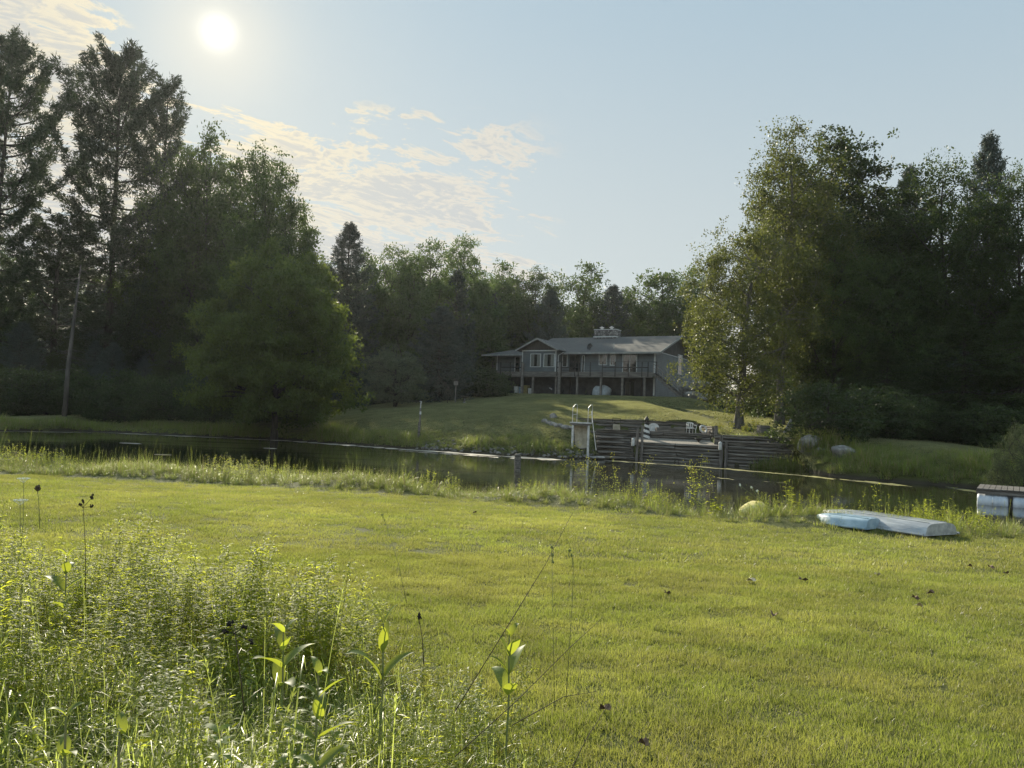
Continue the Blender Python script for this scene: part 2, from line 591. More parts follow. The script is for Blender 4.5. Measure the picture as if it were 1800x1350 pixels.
def lump_mesh(name, size, m, seed, rough=0.25, sub=3, flat=0.0):
    """An irregular stone."""
    bm = bmesh.new()
    bmesh.ops.create_icosphere(bm, subdivisions=sub, radius=0.5)
    rs = random.Random(seed)
    off = Vector((rs.uniform(-50, 50), rs.uniform(-50, 50), rs.uniform(-50, 50)))
    planes = [(Vector((rs.gauss(0, 1), rs.gauss(0, 1), rs.gauss(0, .8))).normalized(), rs.uniform(.30, .42)) for _ in range(9)]
    for v in bm.verts:
        p = v.co.copy()
        for n_, d_ in planes:
            q = p.dot(n_)
            if q > d_:
                p -= n_ * (q - d_) * 0.85
        p *= 1 + rough * noise.noise(v.co * 2.2 + off) + rough * .35 * noise.noise(v.co * 6 + off)
        v.co = Vector((p.x * size[0], p.y * size[1], p.z * size[2])) * 1.2
    me = bpy.data.meshes.new(name)
    bm.to_mesh(me)
    bm.free()
    me.polygons.foreach_set('use_smooth', [True] * len(me.polygons))
    me.materials.append(M[m] if isinstance(m, str) else m)
    return me


# ------------------------------------------------------------------ terrain
FAR = [(-400, 757), (0, 757), (130, 757), (500, 773), (733, 790), (900, 801), (1000, 806), (1045, 806), (1124, 810), (1270, 819), (1395, 827), (1430, 834), (1528, 843), (1700, 857), (1800, 868)]
far_pts = [on_z(px, py, 0.0) for px, py in FAR]
fx = np.array([-140.0] + [p.x for p in far_pts[1:]] + [26.0, 60.0])
fy = np.array([70.0] + [p.y for p in far_pts[1:]] + [30.0, 34.0])
EDGE = [(0, 833), (300, 847), (500, 857), (700, 871), (880, 883), (950, 889), (1030, 897), (1250, 916), (1420, 930), (1680, 948), (1800, 947)]
ep = [on_z(px, py, 0.5) for px, py in EDGE]
ex = np.array([-60.0] + [p.x for p in ep] + [40.0])
ey = np.array([20.0] + [p.y for p in ep] + [12.0])
AX = np.array([-60, -30, -18, -10, 0, 4, 12, 15, 20, 30, 60.0])
AA = np.array([.7, .9, 1.2, 1.6, 2.0, 2.3, 2.3, 1.6, 1.1, .9, 1.0])
BX = np.array([-60, -30, -18, -12, 0, 16, 25, 60.0])
BB = np.array([.01, .03, .055, .072, .070, .072, .055, .03])
YAW = R_(-30)
HO = at_d(1150, 698, 85.0)
HO.z = 5.12
cu, su = math.cos(YAW), math.sin(YAW)


def to_house(x, y):
    dx_, dy_ = x - HO.x, y - HO.y
    return dx_ * cu + dy_ * su, -dx_ * su + dy_ * cu


# terrace footprint (world x, y): front wall line and inner walls
TW = {}
TW['f0'] = at_d(1045, 800, 48.2)
TW['f1'] = at_d(1124, 800, 47.3)
TW['f2'] = at_d(1270, 800, 45.2)
TW['f3'] = at_d(1395, 800, 43.6)
TW['b0'] = at_d(1000, 745, 54.5)
TW['b1'] = at_d(1228, 745, 53.0)


def sstep(x, a, b):
    t = np.clip((x - a) / (b - a), 0, 1)
    return t * t * (3 - 2 * t)


def tw_lines(x):
    F_, B_ = [TW[k_] for k_ in ('f0', 'f1', 'f2', 'f3')], [TW['b0'], TW['b1']]
    yf = np.interp(x, [p_.x for p_ in F_], [p_.y for p_ in F_])
    yb = np.interp(x, [B_[0].x, B_[1].x, B_[1].x + 2.2, TW['f3'].x], [B_[0].y, B_[1].y, B_[1].y - 1.2, TW['f3'].y + 2])
    return yf, yb


def in_terrace(x, y):
    yf, yb = tw_lines(x)
    lim = np.where(x < TW['b1'].x + .2, yb + .2, yf + 1.0)
    return (x > TW['f0'].x - .35) & (x < TW['f3'].x - .1) & (y < lim)


def height(x, y):
    x = np.asarray(x, dtype=float)
    y = np.asarray(y, dtype=float)
    Ys = np.interp(x, fx, fy)
    Ye = np.interp(x, ex, ey)
    s = y - Ys
    A = np.interp(x, AX, AA)
    B = np.interp(x, BX, BB)
    sp = np.clip(s, 0, None)
    zf = 0.14 * np.minimum(sp, 1) + (A - .1) * (1 - np.exp(-sp / 4.2)) + B * np.minimum(sp, 45) + 0.01 * np.maximum(sp - 45, 0)
    zf = zf + 0.05 * np.sin(x * 0.31 + y * .17) * np.minimum(sp / 8, 1) + .03 * np.sin(x * .8 - y * .55) * np.minimum(sp / 8, 1)
    # the house stands on a flat pad
    hx, hy = to_house(x, y)
    pad = sstep(hx, -27, -22) * (1 - sstep(hx, 4, 9)) * sstep(hy, -9, -3.5)
    zf = zf * (1 - pad) + HO.z * pad
    # the ground climbs behind the boulders right of the house
    hill = sstep(hx, 3.5, 6.0) * (1 - sstep(hx, 14, 24)) * sstep(hy, 1.5, 4.5)
    zf = zf + 2.0 * hill
    # terrace levels behind the log walls
    yfront, yback = tw_lines(x)
    xr = (x > TW['f0'].x - .1) & (x < TW['f3'].x + .1)
    zf = np.where(xr & (y < yfront + .05), np.minimum(zf, -.5), zf)
    ins = (x > TW['f0'].x - .1) & (x < TW['b1'].x + .1) & (y < yback - .05)
    zf = np.where(ins & (x < TW['f2'].x - .1) & (y >= yfront) & (y < yfront + 2.3), np.minimum(zf, 0.92), zf)
    zf = np.where(ins & (y >= yfront + 2.2), np.minimum(zf, 1.50), zf)
    stp = ins & (x < TW['f1'].x - .15) & (y >= yfront) & (y < yfront + 2.2)
    zf = np.where(stp, np.minimum(zf, -.25 + .7 * (y - yfront)), zf)
    ins2 = (x >= TW['f2'].x - .1) & xr & (y >= yfront)
    zf = np.where(ins2 & (y < yfront + .8), np.minimum(zf, 1.2), zf)
    zf = np.where(ins2 & (y >= yfront + .8) & (y < yfront + 2.3), 1.62 + 0 * zf, zf)
    zf = np.where(ins2 & (x > TW['b1'].x + .1) & (y >= yfront + 2.2) & (y < yfront + 3.0), 1.66 + 0 * zf, zf)
    # near lawn, falling to the water behind its weedy edge
    q = y - Ye
    zn = 0.60 + 0.02 * np.sin(x * .9 + 1) * np.sin(y * .7) - 0.1 * sstep(q, -6, 0) - 0.35 * sstep(q, .4, 2.6) - 0.9 * sstep(q, 2.4, 6)
    zn = zn + 0.25 * np.exp(-((q - 1.2) / .9) ** 2) * (0.5 + .5 * np.sin(x * 1.3))
    zw = -0.9 * sstep(-s, 0, 3)
    return np.where(s >= 0, zf, np.maximum(zn, zw - .0))


def H(x, y):
    return float(height(x, y))


def hit(px, py, tmin=3.0, tmax=200.0):
    """Where the view ray meets the ground."""
    d = ray(px, py)
    t = np.arange(tmin, tmax, 0.05)
    P = np.array(C0)[None, :] + t[:, None] * np.array(d)[None, :]
    below = P[:, 2] < np.maximum(height(P[:, 0], P[:, 1]), 0.0)
    i = int(np.argmax(below)) if below.any() else len(t) - 1
    return Vector(P[i])


def foot(px, Y, z=None):
    """Ground point in photo column px at depth Y (column taken near the horizon)."""
    p = at_d(px, 737 + 0.04 * (px - 900), Y)
    return Vector((p.x, p.y, H(p.x, p.y) if z is None else z))


def axis(segs):
    out = []
    for a, b, st in segs:
        out += list(np.arange(a, b, st))
    out.append(segs[-1][1])
    return np.array(out)


gx = axis([(-900, -150, 75), (-150, -40, 5), (-40, -18, 1), (-18, 32, .4), (32, 60, 2), (60, 150, 10), (150, 900, 75)])
gy = axis([(-60, -4, 4), (-4, 24, .4), (24, 38, .7), (38, 62, .3), (62, 110, 1), (110, 200, 6), (200, 1400, 100)])
GX, GY = np.meshgrid(gx, gy)
GZ = height(GX, GY)
V = np.stack([GX.ravel(), GY.ravel(), GZ.ravel()], 1)
nx, ny = len(gx), len(gy)
idx = np.arange(nx * ny).reshape(ny, nx)
Q = np.stack([idx[:-1, :-1], idx[:-1, 1:], idx[1:, 1:], idx[1:, :-1]], -1).reshape(-1, 4)
ground = link('ground', np_mesh('ground', V, Q, mats=[M['ground']], smooth=True))
tag(ground, 'rolling grassy ground around the pond', 'ground', kind='structure')
wm = MB().quad((-140, 12, 0), (60, 12, 0), (60, 75, 0), (-140, 75, 0)).build('water', 'water')
tag(wm, 'still dark pond water reflecting the trees', 'water', kind='structure')
#PART2
# ------------------------------------------------------------------ plant geometry
def nrm(a):
    return a / np.maximum(np.linalg.norm(a, axis=-1, keepdims=True), 1e-9)


def rdir(rs, n, up=0.0, flat=1.0):
    d = rs.normal(size=(n, 3))
    d[:, 2] = d[:, 2] * flat + up
    return nrm(d)


def strips(rs, P0, D0, L, Wd, bend, nseg=4, prof=None, fold=0.0, roll=0.3):
    """Curving ribbons (blades, narrow leaves): returns verts and quads."""
    n = len(P0)
    prof = prof or [1 - .9 * (k / nseg) ** 1.6 for k in range(nseg + 1)]
    side = nrm(np.cross(D0, np.array([0, 0, 1.0])) + 1e-4)
    side = nrm(side + rs.normal(size=(n, 3)) * roll)
    L = np.broadcast_to(L, (n,))[:, None]
    Wd = np.broadcast_to(Wd, (n,))[:, None]
    bend = np.broadcast_to(bend, (n,))[:, None]
    p = P0.copy()
    cols = []
    down = np.array([0, 0, -1.0])
    m = 3 if fold else 2
    for k in range(nseg + 1):
        d = nrm(D0 + down * bend * (k / nseg) ** 1.3)
        if k:
            p = p + d * L / nseg
        w = Wd * prof[k] * .5
        if fold:
            up = nrm(np.cross(side, d))
            cols += [p - side * w + up * w * fold, p, p + side * w + up * w * fold]
        else:
            cols += [p - side * w, p + side * w]
    V = np.stack(cols, 1)                       # n, m*(nseg+1), 3
    q = []
    for k in range(nseg):
        for j in range(m - 1):
            a = k * m + j
            q.append((a, a + 1, a + 1 + m, a + m))
    q = np.array(q)
    Q = (np.arange(n) * m * (nseg + 1))[:, None, None] + q[None]
    return V.reshape(-1, 3), Q.reshape(-1, 4)


def leafq(rs, P, D, L, Wd):
    """One kite-shaped leaf per point."""
    n = len(P)
    S = nrm(np.cross(D, rs.normal(size=(n, 3))))
    L = np.broadcast_to(L, (n,))[:, None]
    Wd = np.broadcast_to(Wd, (n,))[:, None]
    V = np.stack([P, P + D * L * .45 + S * Wd * .5, P + D * L, P + D * L * .45 - S * Wd * .5], 1)
    return V.reshape(-1, 3), np.arange(n * 4).reshape(-1, 4)


def join(parts):
    Vs, Qs, mi, off = [], [], [], 0
    for V, Q, m in parts:
        Vs.append(V)
        Qs.append(Q + off)
        mi.append(np.full(len(Q), m))
        off += len(V)
    return np.concatenate(Vs), np.concatenate(Qs), np.concatenate(mi)


def tubes_np(paths, n=4):
    """paths: list of (points array k x 3, radii array k)."""
    Vs, Qs, off = [], [], 0
    for P, r in paths:
        P = np.asarray(P, float)
        r = np.asarray(r, float)
        k = len(P)
        d = nrm(np.gradient(P, axis=0))
        ref = np.array([1.0, 0, 0]) if abs(d[0][0]) < .8 else np.array([0, 1.0, 0])
        s = nrm(np.cross(d, ref))
        t = np.cross(d, s)
        a = np.arange(n) * 2 * math.pi / n
        ring = P[:, None] + (s[:, None] * np.cos(a)[None, :, None] + t[:, None] * np.sin(a)[None, :, None]) * r[:, None, None]
        Vs.append(ring.reshape(-1, 3))
        i = np.arange(k - 1)[:, None] * n
        j = np.arange(n)[None]
        jn = (j + 1) % n
        Qs.append(np.stack([i + j, i + jn, i + n + jn, i + n + j], -1).reshape(-1, 4) + off)
        off += k * n
    return np.concatenate(Vs), np.concatenate(Qs)


def trunk_path(rs, H_, tr, lean, wig=0.02, top=0.93, k=14, flare=1.5):
    t = np.linspace(0, 1, k)
    ph = rs.uniform(0, 6, 4)
    x = lean[0] * t ** 1.2 + H_ * wig * (np.sin(t * 5 + ph[0]) - math.sin(ph[0])) * t
    y = lean[1] * t ** 1.2 + H_ * wig * (np.sin(t * 4 + ph[1]) - math.sin(ph[1])) * t
    P = np.stack([x, y, t * H_ * top], 1)
    r = tr * (1 - t * .94) ** .9 + .012
    r[0] *= flare
    P[0, 2] -= 0.35
    return P, r


def at_height(P, z):
    return np.stack([np.interp(z, P[:, 2], P[:, 0]), np.interp(z, P[:, 2], P[:, 1]), z], -1)


def broad(name, seed, H_, prof, ncl, cr, nl, ls, tr, leaf, bark='bark', lean=(0, 0), fork=.18, flat=.62, wl=.6, droop=0.0,
          lobes=.2, fill=.42, sub=7, up=.15, stems=1, twig=1.0, env=None):
    """A broadleaved tree: trunk, limbs to every bough, twig sprays of leaves on every bough."""
    rs = np.random.RandomState(seed)
    P, r = trunk_path(rs, H_, tr, lean)
    pt = np.array([p[0] for p in prof])
    pr = np.array([p[1] for p in prof])
    tt = np.linspace(pt[0], pt[-1], 400)
    w = np.interp(tt, pt, pr) ** 1.6 + .02
    t = rs.choice(tt, ncl, p=w / w.sum()) + rs.uniform(-.01, .01, ncl)
    ang = rs.uniform(0, 2 * math.pi, ncl)
    rr = np.interp(t, pt, pr)
    lob = 1 + lobes * np.sin(ang * 3 + seed + t * 5) + lobes * .8 * np.sin(ang * 5 + seed * 2 - t * 11)
    rad = rr * lob * rs.uniform(0, 1, ncl) ** fill
    ax = at_height(P, np.clip(t * H_, 0, H_ * .93))
    C = ax.copy()
    C[:, 0] += np.cos(ang) * rad
    C[:, 1] += np.sin(ang) * rad
    C[:, 2] = t * H_
    # main limbs, rising and forking from the trunk
    paths = [(P, r)]
    nodes, nrad = [P[2:-1:1]], [r[2:-1:1]]
    nl_ = max(7, int(H_ * .95))
    for i in range(nl_):
        zt = H_ * (fork + (.86 - fork) * (i + rs.uniform(0, .8)) / nl_)
        a0 = i * 2.4 + rs.uniform(-.4, .4)
        s0 = at_height(P, np.array(zt))
        tz = min(.97, zt / H_ + rs.uniform(.10, .26) * (1 - .5 * zt / H_))
        rm_ = np.interp(tz, pt, pr) * rs.uniform(.62, .9)
        e_ = at_height(P, np.array(tz * H_)) + np.array([math.cos(a0) * rm_, math.sin(a0) * rm_, 0])
        e_[2] = tz * H_
        q = np.linspace(0, 1, 9)[:, None]
        m_ = s0 * .5 + e_ * .5 + np.array([math.cos(a0), math.sin(a0), -.35]) * rm_ * .16
        pts = (1 - q) ** 2 * s0 + 2 * q * (1 - q) * m_ + q * q * e_
        pts += np.cumsum(rs.normal(size=(9, 3)) * .035 * rm_ * (q > .1), axis=0) * .5
        r0 = min(.62 * float(np.interp(zt, P[:, 2], r)), .03 + .026 * rm_)
        rl_ = np.linspace(r0, .022, 9)
        paths.append((pts, rl_))
        nodes.append(pts[2:])
        nrad.append(rl_[2:])
    ND, NR = np.concatenate(nodes), np.concatenate(nrad)
    for i in range(ncl):
        c = C[i]
        d_ = ND - c
        cost = np.linalg.norm(d_, axis=1) + np.maximum(d_[:, 2] + .1, 0) * 2.5
        j = int(np.argmin(cost))
        a = ND[j]
        ln = float(np.linalg.norm(c - a))
        mid = (a + c) / 2 + np.array([0, 0, ln * (.10 - droop * .1)]) + rs.normal(size=3) * ln * .12
        q = np.linspace(0, 1, 5)[:, None]
        pts = (1 - q) ** 2 * a + 2 * q * (1 - q) * mid + q * q * c
        paths.append((pts, np.linspace(min(NR[j] * .6, .012 + .012 * ln), .006, 5)))
    if stems > 1:
        for s_ in range(stems - 1):
            an = rs.uniform(0, 6.3)
            q = np.linspace(0, 1, 6)[:, None]
            e = np.array([math.cos(an) * pr.max() * .5, math.sin(an) * pr.max() * .5, H_ * .6])
            paths.append((q * e + np.array([0, 0, -.2]), np.linspace(tr * .8, .01, 6)))
    # twig sprays
    n1 = ncl * sub
    ci = np.repeat(np.arange(ncl), sub)
    crr = cr * rs.uniform(.55, 1.25, ncl)
    off = rs.normal(size=(n1, 3)) * .58
    off[:, 2] *= flat
    T = C[ci] + off * crr[ci][:, None]
    T[:, 2] -= droop * np.linalg.norm(off[:, :2], axis=1) * crr[ci]
    for i in range(0, n1, 2):
        a, b = C[ci[i]], T[i]
        paths.append((np.stack([a, (a + b) / 2 + np.array([0, 0, .06]), b]), np.array([.008, .006, .003]) * twig))
    li = np.repeat(np.arange(n1), nl)
    n2 = len(li)
    lo = rs.normal(size=(n2, 3)) * np.array([.19, .19, .19 * (flat + .15) + droop * .10]) * crr[ci[li]][:, None]
    LP = T[li] + lo
    if env is not None:
        keep = env(LP)
        LP = LP[keep]
        lo = lo[keep]
        n2 = len(LP)
    D = nrm(rs.normal(size=(n2, 3)) * .8 + nrm(lo) * .6 + np.array([0, 0, up - droop]))
    sz = ls * rs.uniform(.6, 1.35, n2)
    LV, LQ = leafq(rs, LP, D, sz, sz * wl)
    TV, TQ = tubes_np(paths, 5)
    return dict(name=name, H=H_, R=float(pr.max()),
                trunk=np_mesh(name + '_trunk', TV, TQ, mats=[M[bark]], smooth=True),
                crown=np_mesh(name + '_crown', LV, LQ, mats=[M[leaf]]), kind='b')


def conifer(name, seed, H_, prof, tr, leaf, z0=.1, gapz=.75, per=6, rise=.25, droop=.35, tip=.3, sites=22, needles=10,
            nlen=.26, nw=.05, fan=.34, irr=.25, inner=.25, lean=(0, 0), bark='bark', hang=0.0, skip=.0, thick=.10):
    """A conifer: whorls of long limbs, each a fan of needle tufts."""
    rs = np.random.RandomState(seed)
    P, r = trunk_path(rs, H_, tr, lean, wig=.006, top=.995, k=18)
    pt = [p[0] for p in prof]
    pr = [p[1] for p in prof]
    paths = [(P, r)]
    S, SD = [], []
    z = z0 * H_
    while z < H_ * .985:
        t = z / H_
        n = max(3, int(per * (1 - .35 * t) + rs.uniform(-.5, 1)))
        a0 = rs.uniform(0, 6.3)
        big = rs.uniform(1 - irr, 1 + irr)
        for j in range(n):
            if rs.uniform() < skip:
                continue
            a = a0 + j * 2 * math.pi / n + rs.uniform(-.25, .25)
            l = np.interp(t, pt, pr) * big * rs.uniform(1 - irr, 1 + irr * .6)
            if l < .12:
                continue
            zz = z + rs.uniform(-.3, .3) * gapz
            b = at_height(P, np.array(min(zz, H_ * .99)))
            k = 7
            s = np.linspace(0, 1, k)
            el = rise * (.3 + 1.1 * t) - droop * (1 - t)
            zc_ = l * (el * s + tip * s ** 3 - .1 * np.sin(s * 3.1))
            ph = a + rs.uniform(-.15, .15) * s
            pts = np.stack([b[0] + np.cos(ph) * l * s, b[1] + np.sin(ph) * l * s, b[2] + zc_], 1)
            paths.append((pts, np.linspace(.016 + .011 * l, .006, k)))
            m = max(4, int(sites * (.35 + .65 * l / max(pr))))
            ss = inner + (1 - inner) * rs.uniform(0, 1, m) ** .8
            lat = rs.uniform(-1, 1, m) * fan * l * (1.12 - ss) * 1.3
            c = np.stack([np.interp(ss, s, pts[:, i]) for i in range(3)], 1)
            out = np.array([math.cos(a), math.sin(a), 0])
            sd_ = np.array([-math.sin(a), math.cos(a), 0])
            c = c + sd_ * lat[:, None] + np.array([0, 0, 1.0]) * (rs.normal(size=(m, 1)) * thick - np.abs(lat)[:, None] * hang)
            S.append(c)
            SD.append(nrm(out[None] * .8 + sd_[None] * np.sign(lat)[:, None] * .5 + np.array([0, 0, .35 - hang])))
        z += gapz * rs.uniform(.7, 1.3) * (1.0 - .45 * t)
    S = np.concatenate(S)
    SD = np.concatenate(SD)
    li = np.repeat(np.arange(len(S)), needles)
    n2 = len(li)
    D = nrm(SD[li] * .9 + rs.normal(size=(n2, 3)) * .75)
    pos = S[li] + rs.normal(size=(n2, 3)) * np.array([.11, .11, .07]) * (nlen / .26)
    LV, LQ = leafq(rs, pos, D, nlen * rs.uniform(.6, 1.3, n2), nw * rs.uniform(.7, 1.3, n2))
    TV, TQ = tubes_np(paths, 5)
    return dict(name=name, H=H_, R=float(max(pr)),
                trunk=np_mesh(name + '_trunk', TV, TQ, mats=[M[bark]], smooth=True),
                crown=np_mesh(name + '_crown', LV, LQ, mats=[M[leaf]]), kind='c')


def oval(R, lo=.2, pk=.55, top=.25):
    return [(lo, R * .35), (lo + .12, R * .75), (pk, R), ((pk + 1) / 2, R * .78), (.93, R * .45), (1.0, R * top * .4)]


T = {}
T['pine'] = conifer('white_pine', 3, 26, [(0.08, 5.0), (.3, 5.4), (.55, 4.5), (.75, 3.4), (.88, 2.3), (1, .5)], .34, 'pine', z0=.14, gapz=1.45, per=6,
                    rise=.45, droop=.12, tip=.34, sites=80, needles=13, nlen=.36, nw=.075, fan=.27, irr=.42, thick=.16, skip=.12)
T['pine2'] = conifer('thin_pine', 8, 24, [(0.1, 3.2), (.4, 3.4), (.62, 2.7), (.8, 2.3), (.92, 1.6), (1, .35)], .27, 'pine', z0=.2, gapz=1.3, per=5,
                     rise=.6, droop=.1, tip=.32, sites=46, needles=12, nlen=.34, nw=.07, fan=.26, irr=.45, thick=.15, skip=.15)
T['spruce'] = conifer('spruce', 5, 16, [(0.02, 3.5), (.4, 3.0), (.65, 2.2), (.82, 1.35), (.93, .6), (1, .05)], .22, 'spruce', z0=.05, gapz=.48, per=8,
                      rise=.25, droop=.42, tip=.22, sites=30, needles=9, nlen=.22, nw=.06, fan=.30, irr=.14, hang=.35)
T['spruce2'] = conifer('wide_spruce', 9, 14, [(0.02, 4.2), (.35, 3.8), (.6, 2.9), (.8, 1.8), (.92, .9), (1, .1)], .22, 'spruce', z0=.05, gapz=.55, per=8,
                       rise=.15, droop=.5, tip=.25, sites=34, needles=9, nlen=.24, nw=.065, fan=.34, irr=.2, hang=.5)
T['hemlock'] = conifer('hemlock', 21, 15, [(0.02, 5.4), (.35, 4.8), (.6, 3.4), (.85, 1.4), (1, .15)], .25, 'dark', z0=.04, gapz=.6, per=8,
                       rise=.1, droop=.42, tip=-.1, sites=40, needles=9, nlen=.22, nw=.07, fan=.4, irr=.3, hang=.45)
T['maple'] = broad('round_maple', 11, 14.2, [(.12, 4.0), (.2, 5.8), (.35, 6.7), (.55, 6.2), (.74, 5.1), (.9, 3.3), (1, 1.2)], 300, 1.05, 30, .24, .30, 'maple',
                   fork=.1, flat=.42, droop=.22, lobes=.12, fill=.34, sub=11, wl=.62)
T['oak1'] = broad('oak', 12, 19, [(.22, 2.2), (.4, 4.4), (.62, 4.9), (.8, 3.8), (.93, 2.0), (1, .4)], 230, 1.05, 19, .21, .30, 'oak', lobes=.25, fill=.36, sub=9)
T['oak2'] = broad('tall_oak', 13, 20, [(.25, 1.6), (.45, 3.2), (.65, 3.9), (.84, 3.2), (.95, 1.8), (1, .5)], 170, .95, 19, .21, .26, 'oak', lobes=.3, fill=.4, sub=9)
T['back1'] = broad('broad_tree', 14, 17, [(.1, 2.6), (.3, 4.3), (.55, 4.8), (.78, 3.9), (.92, 2.2), (1, .7)], 230, 1.1, 17, .24, .28, 'back', lobes=.25, fill=.36, sub=9)
T['back2'] = broad('upright_tree', 15, 16, [(.15, 1.9), (.35, 3.1), (.6, 3.7), (.82, 2.9), (.94, 1.8), (1, .6)], 150, 1.0, 16, .24, .24, 'back', lobes=.35, fill=.42, sub=9, flat=.8, up=.4)
T['back3'] = broad('feathery_tree', 16, 15, [(.2, 1.6), (.45, 3.9), (.7, 3.9), (.88, 2.6), (1, .8)], 110, .95, 17, .25, .22, 'back', lobes=.35, fill=.45, sub=9, flat=.7, up=.3)
T['birch'] = broad('birch', 17, 15.5, [(.11, 2.2), (.22, 4.2), (.4, 5.2), (.6, 5.2), (.78, 4.3), (.9, 2.9), (1, .8)], 250, .80, 26, .13, .34, 'birch', bark='greybark',
                   lean=(1.4, 1.0), fork=.14, flat=1.05, droop=.38, lobes=.16, fill=.42, sub=10, wl=.72)
T['poplar'] = broad('poplar', 18, 21, [(.2, 2.0), (.4, 3.2), (.6, 3.6), (.78, 2.9), (.9, 1.7), (1, .5)], 260, .80, 20, .14, .26, 'birch', bark='greybark',
                    fork=.2, flat=1.0, droop=.2, lobes=.32, fill=.45, sub=9, wl=.72)
T['darkmaple'] = broad('dark_maple', 19, 20, [(.42, 1.8), (.55, 3.2), (.72, 3.9), (.86, 3.2), (.95, 1.9), (1, .6)], 210, .95, 21, .20, .26, 'dark', lobes=.2, fill=.38, sub=9)
T['ash'] = broad('loose_tree', 20, 19, [(.15, 2.6), (.35, 4.6), (.6, 5.2), (.8, 4.2), (.93, 2.4), (1, .7)], 260, 1.0, 20, .17, .26, 'oak', bark='bark', lobes=.3, fill=.42, sub=9)
T['small'] = broad('small_tree', 22, 4.8, [(.12, 1.9), (.3, 2.6), (.55, 2.6), (.8, 1.8), (1, .5)], 150, .5, 20, 0.12, .14, 'smallleaf', fork=.1, flat=.5, lobes=.12, fill=.32, sub=8, stems=5)
T['bush'] = broad('bush', 23, 3.2, [(.02, 1.8), (.3, 2.1), (.6, 1.8), (.85, 1.2), (1, .4)], 90, .5, 14, .13, .05, 'bush', fork=.05, flat=.7, lobes=.2, fill=.4, sub=7, stems=5)
T['willow'] = broad('grey_bush', 24, 3.4, [(.02, 1.9), (.3, 2.2), (.6, 1.9), (.85, 1.3), (1, .4)], 170, .42, 22, .075, .05, 'willow', fork=.05, flat=.9, lobes=.15, fill=.42, sub=8, stems=7, wl=.35, up=.4)


def plant(name, label, cat, key, px, Y, top, wide=None, group=None, rot=0.0, px_top=None, zbase=None):
    """Stand tree `key` on the ground in photo column px at depth Y, its top at photo row `top`, `wide` photo pixels across."""
    t = T[key]
    if key not in ('birch', 'maple', 'willow', 'small'):
        px = px - 0.04 * (730 - top)        # px names the tree's top; the camera's roll puts its foot left of it
    b = foot(px, Y, zbase)
    h = at_d(px if px_top is None else px_top, top, Y).z - b.z
    e = empty(name, b, label, cat, group, rot)
    s = h / t['H']
    sw = s if wide is None else wide / F * Y / (2 * t['R'])
    e.scale = (sw, sw, s)
    link('trunk', t['trunk'], e)
    link('crown', t['crown'], e)
    return e


# ------------------------------------------------------------------ scattering of uncountable plants
def scatter(name, protos, pts, rot, scl, pick, label, cat):
    """One object holding many small plants of a mass, on real ground positions."""
    me = bpy.data.meshes.new(name)
    n = len(pts)
    me.vertices.add(n)
    me.vertices.foreach_set('co', np.asarray(pts, np.float32).ravel())
    a = me.attributes.new('rot', 'FLOAT_VECTOR', 'POINT')
    r3 = np.zeros((n, 3), np.float32)
    rot = np.asarray(rot, np.float32)
    if rot.ndim == 2:
        r3[:] = rot
    else:
        r3[:, 2] = rot
    a.data.foreach_set('vector', r3.ravel())
    a = me.attributes.new('scl', 'FLOAT_VECTOR', 'POINT')
    s = np.asarray(scl, np.float32)
    if s.ndim == 1:
        s = np.stack([s, s, s], 1)
    a.data.foreach_set('vector', s.ravel())
    a = me.attributes.new('pick', 'INT', 'POINT')
    a.data.foreach_set('value', np.asarray(pick, np.int32))
    o = link(name, me)
    ng = bpy.data.node_groups.new(name, 'GeometryNodeTree')
    ng.interface.new_socket('Geometry', in_out='INPUT', socket_type='NodeSocketGeometry')
    ng.interface.new_socket('Geometry', in_out='OUTPUT', socket_type='NodeSocketGeometry')
    N = ng.nodes
    gi, go = N.new('NodeGroupInput'), N.new('NodeGroupOutput')
    ip = N.new('GeometryNodeInstanceOnPoints')
    jn = N.new('GeometryNodeJoinGeometry')
    for k, m_ in enumerate(reversed(protos)):
        po = bpy.data.objects.new('%s_clump' % name, m_)
        oi = N.new('GeometryNodeObjectInfo')
        oi.inputs[0].default_value = po
        oi.inputs['As Instance'].default_value = True
        ng.links.new(oi.outputs['Geometry'], jn.inputs[0])
    ng.links.new(gi.outputs[0], ip.inputs['Points'])
    ng.links.new(jn.outputs[0], ip.inputs['Instance'])
    ip.inputs['Pick Instance'].default_value = True
    for nm, ty, sk in (('rot', 'FLOAT_VECTOR', 'Rotation'), ('scl', 'FLOAT_VECTOR', 'Scale'), ('pick', 'INT', 'Instance Index')):
        na = N.new('GeometryNodeInputNamedAttribute')
        na.data_type = ty
        na.inputs[0].default_value = nm
        out = [q for q in na.outputs if q.enabled][0]
        ng.links.new(out, ip.inputs[sk])
    ng.links.new(ip.outputs[0], go.inputs[0])
    o.modifiers.new('scatter', 'NODES').node_group = ng
    return tag(o, label, cat, kind='stuff')


def lawn_patch(seed, size, n, h, w, mname, bend=.5, nseg=2, lean=.35):
    rs = np.random.RandomState(seed)
    P = np.stack([rs.uniform(-size / 2, size / 2, n), rs.uniform(-size / 2, size / 2, n), np.zeros(n) - .005], 1)
    D = nrm(np.stack([rs.normal(size=n) * lean, rs.normal(size=n) * lean, np.ones(n)], 1))
    cl = .75 + .35 * np.sin(P[:, 0] * 9 + seed) * np.sin(P[:, 1] * 8 + seed * 2)
    V, Q = strips(rs, P, D, h * cl * rs.uniform(.6, 1.25, n), w * rs.uniform(.7, 1.3, n), rs.uniform(0, bend, n), nseg, roll=1.0)
    return np_mesh('lawn_patch', V, Q, mats=[M[mname]])


